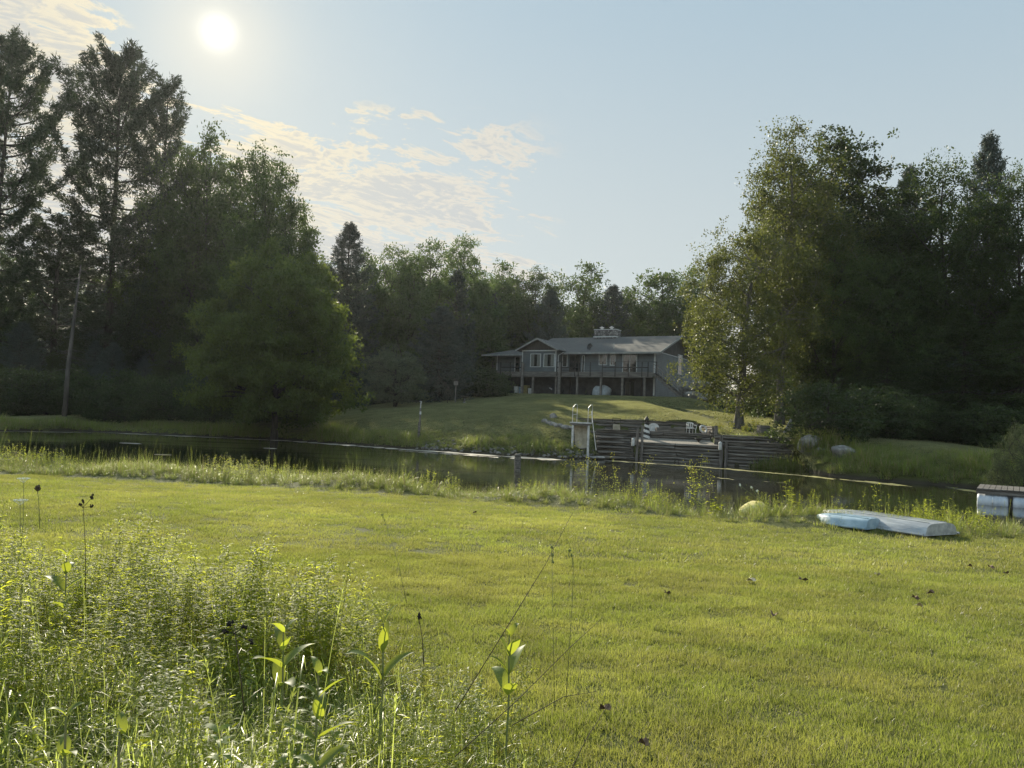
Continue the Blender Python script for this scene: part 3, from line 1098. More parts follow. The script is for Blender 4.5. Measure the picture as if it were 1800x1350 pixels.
def grass_tuft(seed, n, h, w, mname, spread=.10, lean=.28, bend=(.4, 2.2), nseg=5, heads=0):
    rs = np.random.RandomState(seed)
    a = rs.uniform(0, 6.283, n)
    rr = spread * np.sqrt(rs.uniform(0, 1, n))
    P = np.stack([np.cos(a) * rr, np.sin(a) * rr, np.zeros(n) - .02], 1)
    a2 = a + rs.normal(size=n) * .7
    ln = np.abs(rs.normal(size=n)) * lean + .05
    D = nrm(np.stack([np.cos(a2) * ln, np.sin(a2) * ln, np.ones(n)], 1))
    L = h * rs.uniform(.5, 1.25, n)
    parts = [(*strips(rs, P, D, L, w * rs.uniform(.6, 1.3, n), rs.uniform(bend[0], bend[1], n), nseg, prof=[.7, 1, .95, .75, .45, .05][:nseg + 1] if nseg == 5 else None), 0)]
    if heads:
        # seed-bearing culms
        a = rs.uniform(0, 6.28, heads)
        P = np.stack([np.cos(a) * spread * .5, np.sin(a) * spread * .5, np.zeros(heads)], 1)
        D = nrm(np.stack([np.cos(a) * .15, np.sin(a) * .15, np.ones(heads)], 1))
        L = h * rs.uniform(1.2, 1.6, heads)
        bd = rs.uniform(.1, .5, heads)
        parts.append((*strips(rs, P, D, L, w * .35, bd, 4, prof=[1] * 5), 0))
        down = np.array([0, 0, -1.0])
        tipp = P.copy()
        for k in range(1, 5):
            tipp = tipp + nrm(D + down * (bd * (k / 4) ** 1.3)[:, None]) * (L / 4)[:, None]
        li = np.repeat(np.arange(heads), 12)
        back_ = rs.uniform(0, .16, len(li))[:, None] * h * 1.3
        pp = tipp[li] - nrm(D + down * .5)[li] * back_
        parts.append((*leafq(rs, pp, nrm(rs.normal(size=(len(li), 3)) * .35 + D[li]), .020, .004), 0))
    V, Q, mi = join(parts)
    return np_mesh('grass_tuft', V, Q, mats=[M[mname]], mi=mi)


def leafy_stems(seed, n, h, mname, ll=.08, lw=.012, per=34, spread=.14, bend=.9, up=.55, stemw=.006, branch=0, flower=None, nseg=3, fl=.02):
    """Goldenrod-like stems set all round with narrow leaves."""
    rs = np.random.RandomState(seed)
    parts = []
    a = rs.uniform(0, 6.283, n)
    rr = spread * np.sqrt(rs.uniform(0, 1, n))
    B = np.stack([np.cos(a) * rr, np.sin(a) * rr, np.zeros(n)], 1)
    D = nrm(np.stack([np.cos(a) * .14 + rs.normal(size=n) * .06, np.sin(a) * .14 + rs.normal(size=n) * .06, np.ones(n)], 1))
    L = h * rs.uniform(.7, 1.15, n)
    paths = [(np.stack([B[i], B[i] + D[i] * L[i] * .5, B[i] + D[i] * L[i]]), np.array([stemw, stemw * .8, stemw * .3]) / 2) for i in range(n)]
    li = np.repeat(np.arange(n), per)
    m = len(li)
    s = .12 + .88 * rs.uniform(0, 1, m) ** .75
    P = B[li] + D[li] * (L[li] * s)[:, None]
    if branch:
        P = P + rs.normal(size=(m, 3)) * np.array([1, 1, .3]) * branch * (1.1 - s)[:, None]
    az = rs.uniform(0, 6.283, m)
    LD = nrm(np.stack([np.cos(az), np.sin(az), np.full(m, up) + s * .5], 1))
    sz = (1.15 - .55 * s) * rs.uniform(.7, 1.2, m)
    parts.append((*strips(rs, P, LD, ll * sz, lw * sz, bend, nseg, prof=[.35, 1, .75, .08] if nseg == 3 else [.4, 1, .1], roll=.25), 0))
    tv, tq = tubes_np(paths, 4)
    parts.append((tv, tq, 1))
    mats = [M[mname], M['stem']]
    if flower:
        tips = B + D * L[:, None]
        fi = np.repeat(np.arange(n), 14)
        fp = tips[fi] + rs.normal(size=(len(fi), 3)) * np.array([.05, .05, .05])
        parts.append((*leafq(rs, fp, rdir(rs, len(fi), .5), fl, fl), 2))
        mats.append(M[flower])
    V, Q, mi = join(parts)
    return np_mesh('leafy_stems', V, Q, mats=mats, mi=mi)
# ------------------------------------------------------------------ grass and weeds
rng = np.random.RandomState(7)


def jgrid(x0, x1, y0, y1, st, jit=.35):
    X_, Y_ = np.meshgrid(np.arange(x0, x1, st), np.arange(y0, y1, st))
    x = X_.ravel() + rng.uniform(-jit, jit, X_.size) * st
    y = Y_.ravel() + rng.uniform(-jit, jit, X_.size) * st
    return x, y


def put_on(x, y, dz=0.0):
    return np.stack([x, y, height(x, y) + dz], 1)


def lie(x, y, rz):
    """Rotations that lay a flat patch on the slope."""
    e = .4
    gx_ = (height(x + e, y) - height(x - e, y)) / (2 * e)
    gy2 = (height(x, y + e) - height(x, y - e)) / (2 * e)
    out = []
    for a, b, r in zip(np.clip(gx_, -.5, .5), np.clip(gy2, -.5, .5), rz):
        q = Vector((-a, -b, 1)).to_track_quat('Z', 'Y').to_matrix() @ Matrix.Rotation(r, 3, 'Z')
        out.append(tuple(q.to_euler()))
    return np.array(out)


def cone(x, y, m=2.5):
    """Keep what stands in or near the photographed wedge."""
    return (np.abs(x) < y * .72 + m)


# near mown lawn
pn = [lawn_patch(100 + i, .5, 3600, .048, .0034, 'lawn', nseg=2) for i in range(3)]
x, y = jgrid(-7, 12, 1.2, 9.0, .40, .12)
k = cone(x, y, 4.5)
x, y = x[k], y[k]
P1 = put_on(x, y)
n1 = len(x)
pf = [lawn_patch(120 + i, 1.1, 4600, .050, .0068, 'lawn', nseg=1) for i in range(3)]
x2, y2 = jgrid(-24, 30, 8.6, 22, .9, .12)
k = cone(x2, y2, 7.0) & (y2 < np.interp(x2, ex, ey) + .1)
x2, y2 = x2[k], y2[k]
P2 = put_on(x2, y2)
n2 = len(x2)
scatter('lawn_grass', pn + pf, np.concatenate([P1, P2]), lie(np.concatenate([x, x2]), np.concatenate([y, y2]), rng.randint(0, 4, n1 + n2) * 1.5708),
        np.concatenate([rng.uniform(.9, 1.15, n1), rng.uniform(.9, 1.2, n2)]),
        np.concatenate([rng.randint(0, 3, n1), 3 + rng.randint(0, 3, n2)]), 'sunlit mown lawn grass in front of the pond', 'grass')
# longer tufts left by the mower
tl = [grass_tuft(140 + i, 26, .085, .005, 'lawn', .05, .5, (.2, 1.2), 3) for i in range(3)]
x, y = jgrid(-10, 11, 2, 16, .33, .5)
nn = np.array([noise.noise(Vector((a * .8, b * .8, 3))) for a, b in zip(x, y)])
k = cone(x, y) & (nn > .08) & (y < np.interp(x, ex, ey) - .2)
x, y = x[k], y[k]
scatter('longer_lawn_tufts', tl, put_on(x, y), rng.uniform(0, 6.28, len(x)), rng.uniform(.6, 1.15, len(x)), rng.randint(0, 3, len(x)),
        'slightly longer tufts standing in the mown lawn', 'grass')
# lawn below the house
pl_ = [lawn_patch(160 + i, 1.15, 1000, .075, .024, 'farlawn', nseg=1) for i in range(3)]
x, y = jgrid(-38, 46, 32, 92, .95, .12)
Ys_ = np.interp(x, fx, fy)
hx_, hy_ = to_house(x, y)
k = (y > Ys_ + .8) & cone(x, y, 9) & ~in_terrace(x, y) & ~((hx_ > -24) & (hx_ < 1.5) & (hy_ > -2.4))
x, y = x[k], y[k]
scatter('far_lawn_grass', pl_, put_on(x, y), lie(x, y, rng.uniform(0, 6.28, len(x))), rng.uniform(.9, 1.15, len(x)), rng.randint(0, 3, len(x)),
        'mown grass slope rising from the pond to the house', 'grass')

# weedy strip along the near bank
bk = [grass_tuft(200 + i, 60, .52 + .12 * (i % 2), .0115, 'bank', .16, .34, (.3, 2.1), 4, heads=2 if i < 2 else 0) for i in range(4)]
gw = [grass_tuft(210 + i, 110, .34, .006, 'greyweed', .22, .75, (.6, 2.4), 4) for i in range(2)]
ws = [leafy_stems(220 + i, 7, .62, 'weed', .085, .017, 26, .22, .8, .5, .008) for i in range(3)]
x, y = jgrid(-24, 30, 10, 26, .22, .5)
q_ = y - np.interp(x, ex, ey)
k = (q_ > .05) & (q_ < 3.0) & cone(x, y, 8)
x, y, q_ = x[k], y[k], q_[k]
n = len(x)
nz = np.array([noise.noise(Vector((a * .55, b * .9, 9))) for a, b in zip(x, y)])
pick = rng.randint(0, 4, n)
u_ = rng.uniform(0, 1, n)
pick = np.where((nz > .15) & (u_ < .5), 6 + rng.randint(0, 3, n), pick)
pick = np.where((q_ < .8) & (x > -1) & (x < 6.5) & (u_ < .45), 4 + rng.randint(0, 2, n), pick)
leftness = np.clip((2 - x) / 14, 0, 1)
sc_ = (.50 + .22 * leftness + .48 * nz) * rng.uniform(.7, 1.25, n) * np.clip(.55 + q_ * .45, .55, 1.1)
sc_ = np.clip(sc_, .32, 1.25)
scatter('bank_weeds', bk + gw + ws, put_on(x, y), rng.uniform(0, 6.28, n), sc_, pick, 'tall unmown grass and weeds along the near bank', 'weeds')

# far bank: uncut grass above the waterline
fb = [grass_tuft(240 + i, 70, .55, .020, 'bank', .32, .28, (.2, 1.5), 3, heads=0) for i in range(3)]
x, y = jgrid(-52, 48, 26, 62, .36, .5)
s_ = y - np.interp(x, fx, fy)
wall = in_terrace(x, y)
wmax = np.interp(x, [-52, -20, -8, 2, 3.2, 14, 18, 34], [5, 3.5, 2.6, 2.3, 1.6, 2.6, 7.5, 9.0])
k = (s_ > .15) & (s_ < wmax) & cone(x, y, 10) & ~wall
x, y, s_, wmax = x[k], y[k], s_[k], wmax[k]
n = len(x)
nz = np.array([noise.noise(Vector((a * .35, b * .35, 5))) for a, b in zip(x, y)])
sc_ = np.clip((.75 + 1.1 * nz) * rng.uniform(.6, 1.3, n) * np.interp(x, [-52, -10, 4, 16, 34], [1.0, 1.15, 1.05, 1.2, 1.5]), .25, 1.8)
sc_ = np.where((s_ > wmax * .6), sc_ * .6, sc_)
scatter('far_bank_grass', fb, put_on(x, y), rng.uniform(0, 6.28, n), sc_, rng.randint(0, 3, n), 'uncut grass along the far waterline of the pond', 'grass')

# reeds standing in front of the right end of the log wall
x, y = jgrid(TW['f3'].x - 1.8, TW['f3'].x + 2.2, 41, 46, .2, .5)
yf_, _ = tw_lines(x)
dq = yf_ - y
k = (dq > .1) & (dq < np.interp(x, [TW['f3'].x - 1.8, TW['f3'].x + .5, TW['f3'].x + 2.2], [.3, 1.6, 2.2])) & (y > np.interp(x, fx, fy) - .8)
x, y = x[k], y[k]
scatter('reeds', fb, np.stack([x, y, np.maximum(height(x, y), -.1)], 1), rng.uniform(0, 6.28, len(x)), rng.uniform(.9, 1.9, len(x)), rng.randint(0, 3, len(x)), 'tall reeds hiding the right end of the log walls', 'reeds')

# foreground meadow
gr = [grass_tuft(300 + i, 58, .44 + .07 * i, .0072, 'grass', .13, .75, (.9, 3.6), 5, heads=1 if i == 2 else 0) for i in range(4)]
gy_ = [grass_tuft(310, 60, .34, .0045, 'greyweed', .12, .55, (.8, 3.0), 5)]
gd = [leafy_stems(320 + i, 5, .66, 'weed', .115, .015, 42, .18, 1.0, .45, .004, branch=.03) for i in range(4)]
fine = [leafy_stems(330 + i, 5, .46, 'weed', .055, .010, 46, .14, .7, .4, .004, branch=.05) for i in range(2)]
broadw = [leafy_stems(340 + i, 6, .40, 'milk', .085, .030, 13, .15, 1.0, .5, .004) for i in range(2)]
mx = [1.2, 2.6, 3.4, 4.3, 5.0, 5.8, 6.6, 7.6, 8.2]
mb = [.6, .48, .34, -.10, -.6, -1.4, -2.8, -5.0, -7.0]
x, y = jgrid(-8.5, 1.2, .9, 8.2, .115, .5)
bd_ = np.interp(y, mx, mb)
e_ = bd_ - x
k = (e_ > rng.uniform(-.25, .22, len(x))) & cone(x, y, 1.2)
k &= ~((np.abs(x + 2.72) < .26) & (np.abs(y - 5.0) < .38))
x, y, e_ = x[k], y[k], e_[k]
n = len(x)
nz = np.array([noise.noise(Vector((a * .9, b * .9, 21))) for a, b in zip(x, y)])
u_ = rng.uniform(0, 1, n)
gold = np.clip((y - 3.9) / 1.2, 0, 1) * .55 + .10
pick = np.where(u_ < gold, 5 + rng.randint(0, 4, n), np.where(u_ < gold + .12, 9 + rng.randint(0, 2, n), np.where(u_ > .95, 4, rng.randint(0, 4, n))))
pick = np.where(rng.uniform(0, 1, n) < .10, 11 + rng.randint(0, 2, n), pick)
keep = rng.uniform(0, 1, n) < np.where(pick >= 5, .62, .95)
sc_ = (.76 + .5 * nz) * rng.uniform(.65, 1.15, n) * np.clip(.5 + e_ * .9, .5, 1.0)
x, y, pick, sc_ = x[keep], y[keep], pick[keep], sc_[keep]
scatter('meadow_weeds', gr + gy_ + gd + fine + broadw, put_on(x, y), rng.uniform(0, 6.28, len(x)), sc_, pick, 'dense sunlit goldenrod and meadow grass in the near corner', 'weeds')

# ------------------------------------------------------------------ trees
LT = 'trees on the left bank'
BT = 'trees behind the house lawn'
RT = 'trees on the right bank'
trees = [
    # name, label, cat, key, px, Y, top, wide, group, rot
    ('pine_tree', 'tall ragged pine cut by the photo edge at far left', 'pine tree', 'pine', 0, 76, 72, 215, LT, .4),
    ('pine_tree', 'tallest pine, broad ragged crown below the sun', 'pine tree', 'pine', 208, 84, 94, 235, LT, 2.0),
    ('pine_tree', 'thinner pine close on the right of the tallest pine', 'pine tree', 'pine2', 285, 88, 152, 130, LT, 1.0),
    ('pine_tree', 'dark lower pine filling the gap between the two tall left pines', 'pine tree', 'pine2', 105, 80, 385, 190, LT, 3.0),
    ('oak_tree', 'dark broadleaf tree next right of the thinner pine', 'tree', 'oak1', 372, 82, 226, 170, LT, .3),
    ('oak_tree', 'dark broadleaf tree with a rounded top above the round maple', 'tree', 'oak2', 432, 78, 250, 150, LT, 1.3),
    ('oak_tree', 'dark broadleaf tree stepping down toward the open sky', 'tree', 'oak1', 478, 72, 300, 150, LT, 2.3),
    ('oak_tree', 'lowest dark broadleaf tree at the right end of the left wood', 'tree', 'oak2', 520, 70, 352, 120, LT, 4.0),
    ('maple_tree', 'big round maple with bright green leaves on the left bank', 'maple tree', 'maple', 484, 57, 428, 268, None, 1.2),
    ('spruce_tree', 'slender pointed spruce standing above the trees right of the round maple', 'spruce tree', 'spruce', 615, 80, 386, 140, None, 0.0),
    ('small_tree', 'small dark round tree alone on the left part of the slope', 'small tree', 'small', 694, 71, 608, 108, None, 0.5),
    ('broadleaf_tree', 'green tree just right of the slender spruce', 'tree', 'back1', 686, 86, 436, 130, BT, 0.0),
    ('broadleaf_tree', 'darker green tree half behind the slender spruce', 'tree', 'back2', 652, 92, 448, 110, BT, 5.0),
    ('broadleaf_tree', 'green tree filling the dip left of the knobbed tree', 'tree', 'back2', 722, 84, 452, 110, BT, 2.0),
    ('broadleaf_tree', 'tall green tree with a knobbed left shoulder, left of the house', 'tree', 'back1', 762, 88, 426, 130, BT, 1.1),
    ('broadleaf_tree', 'tallest of the green trees left above the house', 'tree', 'back1', 824, 103, 420, 120, BT, 2.2),
    ('broadleaf_tree', 'green tree sloping down behind the left end of the house', 'tree', 'back2', 885, 114, 462, 110, BT, 3.1),
    ('spruce_tree', 'dark spruce in front of the green trees, right of the small round tree', 'spruce tree', 'spruce2', 775, 80, 540, 140, BT, 3.3),
    ('spruce_tree', 'dark spruce top showing between two green trees left of the house', 'spruce tree', 'spruce', 806, 88, 470, 90, BT, .6),
    ('spruce_tree', 'dark low spruce close behind the left end of the house', 'spruce tree', 'spruce2', 850, 112, 545, 130, BT, 1.7),
    ('broadleaf_tree', 'dark tree behind the porch gable of the house', 'tree', 'oak1', 948, 108, 474, 110, BT, 1.9),
    ('spruce_tree', 'dark spruce right behind the porch gable', 'spruce tree', 'spruce2', 968, 104, 512, 110, BT, 2.9),
    ('broadleaf_tree', 'loose green tree behind the roof left of the chimney', 'tree', 'back2', 1032, 112, 464, 125, BT, 2.7),
    ('spruce_tree', 'dark spruce behind the stone chimney', 'spruce tree', 'spruce', 1082, 110, 498, 110, BT, 1.2),
    ('broadleaf_tree', 'small green tree between the chimney spruce and the feathery tree', 'tree', 'back2', 1112, 116, 508, 80, BT, .2),
    ('broadleaf_tree', 'feathery backlit tree above the right end of the roof', 'tree', 'back3', 1172, 112, 470, 140, BT, .9),
    ('broadleaf_tree', 'backlit tree half hidden by the birch beside the house', 'tree', 'back2', 1232, 108, 474, 110, BT, 4.1),
    ('birch_tree', 'leaning birch with small leaves and a pale trunk by the log terrace', 'birch tree', 'birch', 1297, 52.3, 380, 240, None, 5.8),
    ('poplar_tree', 'tallest tree of the right bank, thin pointed top behind the birch', 'tree', 'poplar', 1390, 57, 214, 200, RT, 0.4),
    ('broadleaf_tree', 'dark round-topped tree behind the right of the tall poplar', 'tree', 'darkmaple', 1494, 64, 236, 215, RT, 0.0),
    ('broadleaf_tree', 'loose green tree in front of the dark round-topped tree', 'tree', 'ash', 1480, 57, 395, 170, RT, 1.0),
    ('spruce_tree', 'narrow dark spruce tip in the notch of the right wood', 'spruce tree', 'spruce', 1612, 66, 284, 130, RT, 0.0),
    ('broadleaf_tree', 'tall loose tree right of the narrow spruce tip', 'tree', 'ash', 1684, 60, 276, 250, RT, 2.0),
    ('pine_tree', 'dark pine top poking out between the two right-hand loose trees', 'pine tree', 'spruce2', 1750, 66, 242, 170, RT, 2.4),
    ('broadleaf_tree', 'tall loose tree cut by the photo edge at far right', 'tree', 'ash', 1800, 58, 300, 190, RT, 3.6),
    ('broadleaf_tree', 'green tree glowing low between the birch and the narrow spruce', 'tree', 'back1', 1575, 60, 450, 170, RT, 3.0),
    ('broadleaf_tree', 'dark full tree filling the wood between poplar and round-topped tree', 'tree', 'oak1', 1432, 63, 330, 190, RT, 1.4),
    ('broadleaf_tree', 'dark full tree below the notch left of the narrow spruce tip', 'tree', 'oak1', 1568, 64, 345, 190, RT, 5.2),
    ('broadleaf_tree', 'dark full tree right of the narrow spruce tip, behind the loose one', 'tree', 'oak2', 1650, 68, 330, 190, RT, 2.2),
    ('oak_tree', 'dark broadleaf tree under the thinner pine', 'tree', 'oak1', 325, 84, 290, 190, LT, 5.5),
    ('hemlock_tree', 'dark drooping hemlock at the water edge under the right trees', 'hemlock tree', 'hemlock', 1700, 47, 548, 250, RT, 0.0),
    ('hemlock_tree', 'dark drooping hemlock behind the round boulder', 'hemlock tree', 'hemlock', 1560, 52, 600, 200, RT, 1.8),
    ('hemlock_tree', 'dark drooping hemlock cut by the right photo edge', 'hemlock tree', 'hemlock', 1805, 46, 520, 240, RT, 2.6),
    ('hemlock_tree', 'dark drooping hemlock between the birch trunk and its right neighbour', 'hemlock tree', 'hemlock', 1440, 58, 570, 170, RT, 4.0),
    ('bush', 'grey-green willow bush at the water edge on the far right', 'bush', 'willow', 1800, 31, 745, 105, None, 0.0),
]
for (nm, lab, ct, key, px, Y, top, wide, grp, rot) in trees:
    plant(nm, lab, ct, key, px, Y, top, wide, grp, rot)

# bare trunk of the half dead pine in front of the left wood
db = foot(115, 61)
dt = empty('dead_pine_tree', db, 'bare pale trunk of a half dead pine in front of the left wood', 'dead tree')
top_ = at_d(127, 465, 61).z - db.z
mb_ = MB().tube([(0, 0, -.3), (.02, 0, top_ * .3), (.25, 0, top_ * .65), (.5, 0, top_)], [.20, .16, .11, .04], 8)
mb_.build('trunk', 'deadbark', dt, smooth=True)
bb = MB()
rr_ = random.Random(4)
for i in range(26):
    z = top_ * rr_.uniform(.28, .97)
    a = rr_.uniform(0, 6.28)
    l = rr_.uniform(.8, 2.8)
    x0 = .5 * (z / top_) ** 1.6
    bb.tube([(x0, 0, z), (x0 + math.cos(a) * l * .5, math.sin(a) * l * .5, z - .1 * l), (x0 + math.cos(a) * l, math.sin(a) * l, z - .28 * l)], [.03, .02, .006], 5)
bb.build('branches', 'deadbark', dt)

# the wood behind the named trees: nobody could count it
def merged(key):
    t = T[key]
    a, b = t['trunk'], t['crown']
    out = []
    for m_ in (a, b):
        co = np.empty(len(m_.vertices) * 3, np.float32)
        m_.vertices.foreach_get('co', co)
        lv = np.empty(len(m_.loops), np.int32)
        m_.loops.foreach_get('vertex_index', lv)
        out.append((co.reshape(-1, 3), lv.reshape(-1, 4)))
    V, Q, mi = join([(out[0][0], out[0][1], 0), (out[1][0], out[1][1], 1)])
    return np_mesh('woods_tree', V, Q, mats=[a.materials[0], b.materials[0]], mi=mi)


wk = ['oak1', 'back1', 'oak2', 'spruce2', 'hemlock']
pw_ = []
ti = []
ts = []
rw = random.Random(11)
# (px from, px to, depth range, rows of tree tops, count)
for (a, b, y0, y1, t0, t1, cnt, kinds) in [
        (-260, 330, 88, 110, 430, 560, 18, (0, 2, 3)), (300, 560, 84, 110, 440, 520, 14, (0, 2, 3)), (560, 900, 100, 120, 465, 520, 26, (0, 1, 3)),
        (900, 1260, 125, 170, 535, 575, 20, (0, 1, 3)), (1380, 2150, 68, 100, 500, 600, 28, (0, 1, 3)), (1400, 2150, 52, 66, 590, 660, 16, (4, 3)),
        (-300, 420, 70, 80, 540, 640, 18, (4, 3)), (560, 860, 92, 106, 590, 640, 9, (4, 3))]:
    for i in range(cnt):
        px = a + (b - a) * (i + rw.uniform(.1, .9)) / cnt
        Y = rw.uniform(y0, y1)
        p = foot(px, Y)
        hx1, hy1 = to_house(p.x, p.y)
        if -26 < hx1 < 6 and -6 < hy1 < 17:
            continue
        kk = rw.choice(kinds)
        h = at_d(px, rw.uniform(t0, t1), Y).z - p.z
        pw_.append(p)
        ti.append(kk)
        s = h / T[wk[kk]]['H']
        ts.append((s * rw.uniform(.9, 1.2), s * rw.uniform(.9, 1.2), s))
scatter('woods', [merged(q) for q in wk], pw_, [rw.uniform(0, 6.28) for _ in pw_], np.array(ts), ti, 'dense dark wood standing behind the nearer trees', 'woods')
# underbrush at the feet of both woods
pw_, ts = [], []
for (a, b, y0, y1, s0, s1, cnt) in [(-300, 560, 62, 72, .7, 1.3, 70), (1440, 2150, 43, 56, .6, 1.1, 60), (560, 880, 82, 96, .8, 1.3, 26), (1330, 1460, 64, 80, .9, 1.5, 14), (880, 1250, 104, 118, 1, 1.6, 20)]:
    for i in range(cnt):
        px = a + (b - a) * (i + rw.uniform(0, 1)) / cnt
        Y = rw.uniform(y0, y1)
        p = foot(px, Y)
        hx1, hy1 = to_house(p.x, p.y)
        if -26 < hx1 < 5 and -6 < hy1 < 17:
            continue
        pw_.append(p)
        s = rw.uniform(s0, s1)
        ts.append((s * 1.2, s * 1.2, s))
scatter('undergrowth', [merged('bush')], pw_, [rw.uniform(0, 6.28) for _ in pw_], np.array(ts), [0] * len(pw_), 'dark brush filling the foot of the woods', 'undergrowth')
# ------------------------------------------------------------------ the house
house = empty('ranch_house', HO, 'low blue-grey ranch house with a raised deck at the top of the slope', 'house', rz=YAW)
RHI = Matrix.Rotation(-YAW, 3, 'Z')


def lp(px, py, plane, axis_='y'):
    """House coordinates where the view ray through a photo pixel meets a wall plane of the house."""
    o = RHI @ (C0 - HO)
    d = RHI @ ray(px, py)
    t = (plane - o.y) / d.y if axis_ == 'y' else (plane - o.x) / d.x
    return o + d * t


def zp(zx, zy, plane, axis_='y'):
    return lp(850 + zx / 4.186, 560 + zy / 4.186, plane, axis_)


ZF, ZE, ZR = 2.73, 5.2, 7.6          # deck floor, eaves, ridge
BX0, BX1, BY = -16.0, -11.45, -1.5    # the bay that carries the small gable
LX = -21.6
w_ = MB()
w_.box(BX0, 0, 0, 14, ZF - .25, ZE)
w_.box(BX0 + .0, BX1, BY, -.002, ZF - .25, ZE + .1)
w_.box(LX, BX0 - .002, 2.0, 12, ZF - .25, ZE - .15)
w_.box(-.25, 0, .3, 14.0, -.6, ZF - .252)
w_.build('wall', 'siding', house)
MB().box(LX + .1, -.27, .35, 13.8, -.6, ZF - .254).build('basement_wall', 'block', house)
g_ = MB()
for y0, y1 in ((0.02, 13.98),):
    g_.add([(-.12, y0, ZE), (-.12, y1, ZE), (-.12, 7, ZR - .12), (.015, y0, ZE), (.015, y1, ZE), (.015, 7, ZR - .12)], [(0, 2, 1), (3, 4, 5), (0, 1, 4, 3), (1, 2, 5, 4), (2, 0, 3, 5)])
bxm = (BX0 + BX1) / 2
g_.build('gable_boards', 'gable', house)
g_ = MB()
g_.add([(BX0, BY - .01, ZE + .1), (BX1, BY - .01, ZE + .1), (bxm, BY - .01, ZE + 1.30), (BX0, BY + .12, ZE + .1), (BX1, BY + .12, ZE + .1), (bxm, BY + .12, ZE + 1.30)],
       [(0, 1, 2), (3, 5, 4), (0, 3, 4, 1), (1, 4, 5, 2), (2, 5, 3, 0)])
g_.build('gable_boards', 'gable', house)


def slab(mb, a, b, c, d, th=.14):
    """A roof plane given by four corners, thickness downwards."""
    vs = [Vector(q) for q in (a, b, c, d)]
    lo_ = [v_ - Vector((0, 0, th)) for v_ in vs]
    mb.add(vs + lo_, [(0, 1, 2, 3), (7, 6, 5, 4), (0, 4, 5, 1), (1, 5, 6, 2), (2, 6, 7, 3), (3, 7, 4, 0)])


rf = MB()
sl = (ZR - ZE) / 7.0
slab(rf, (BX0 - .4, -.75, ZE - .75 * sl + .1), (.75, -.75, ZE - .75 * sl + .1), (.75, 7, ZR + .1), (BX0 - .4, 7, ZR + .1))
slab(rf, (.75, 14.75, ZE - .75 * sl + .1), (BX0 - .4, 14.75, ZE - .75 * sl + .1), (BX0 - .4, 7.002, ZR + .1), (.75, 7.002, ZR + .1))
pk = ZE + 1.46
ye = (pk - ZE - .1) / sl
slab(rf, (BX0 - .55, BY - .65, ZE + .10), (bxm, BY - .65, pk), (bxm, ye, pk), (BX0 - .55, .4, ZE + .10), .12)
slab(rf, (bxm + .002, BY - .65, pk), (BX1 + .55, BY - .65, ZE + .10), (BX1 + .55, .1, ZE + .10), (bxm + .002, ye, pk), .12)
# hipped roof of the left wing
zl = ZE - .15
hx0, hx1, hy0, hy1 = LX - 1.6, BX0 - .02, .9, 13.1
rx0 = LX + 3.6
slab(rf, (hx0, hy0, zl), (hx1, hy0, zl), (hx1, 6, zl + 1.55), (rx0, 6, zl + 1.55), .12)
slab(rf, (hx1, hy1, zl), (hx0, hy1, zl), (rx0, 6.003, zl + 1.55), (hx1, 6.003, zl + 1.55), .12)
rf.add([(hx0, hy0 + .01, zl + .003), (rx0, 6, zl + 1.553), (hx0, hy1 - .01, zl + .003)], [(0, 1, 2)])
roof = rf.build('roof', 'shingle', house)
rf2 = MB()
# pale fascia and verge boards
rf2.beam((BX1 + .55, -.79, ZE - .75 * sl + .02), (.75, -.79, ZE - .75 * sl + .02), .05, .2)
rf2.beam((.79, -.75, ZE - .75 * sl - .0), (.79, 7, ZR - .02), .05, .22)
rf2.beam((BX0 - .55, BY - .69, ZE + .02), (bxm, BY - .69, pk - .08), .05, .18)
rf2.beam((bxm, BY - .69, pk - .08), (BX1 + .55, BY - .69, ZE + .02), .05, .18)
rf2.beam((hx0, hy0 - .03, zl - .08), (hx1, hy0 - .03, zl - .08), .05, .16)
rf2.build('fascia', mat('grey_fascia', (.22, .22, .21), (.32, .32, .30), 3, .7), house)
for nm_, bx_ in (('belt_trim', (.017, .04, .2, 14, ZE - .02, ZE + .06)), ('belt_trim', (BX0 - .02, BX1 + .02, BY - .045, BY - .012, ZE - .02, ZE + .10)),
                 ('corner_trim', (-.16, .03, -.03, -.003, .3, ZE)), ('corner_trim', (BX0, BX0 + .13, BY - .04, BY - .004, ZF, ZE - .03)), ('corner_trim', (BX1 - .13, BX1, BY - .04, BY - .004, ZF, ZE - .03)),
                 ('corner_trim', (BX0 - 1.7, BX0 - 1.58, 1.96, 1.996, ZF, zl)), ('corner_trim', (LX, LX + .12, 1.96, 1.996, ZF, zl))):
    MB().box(*bx_).build(nm_, 'trim', house)
dsp = MB().tube([(BX1 + .5, -.7, ZE - .1), (BX1 + .12, BY + .3, ZE - .5), (BX1 + .10, BY + .25, ZF)], .04, 6).build('downspout', 'trim', house)


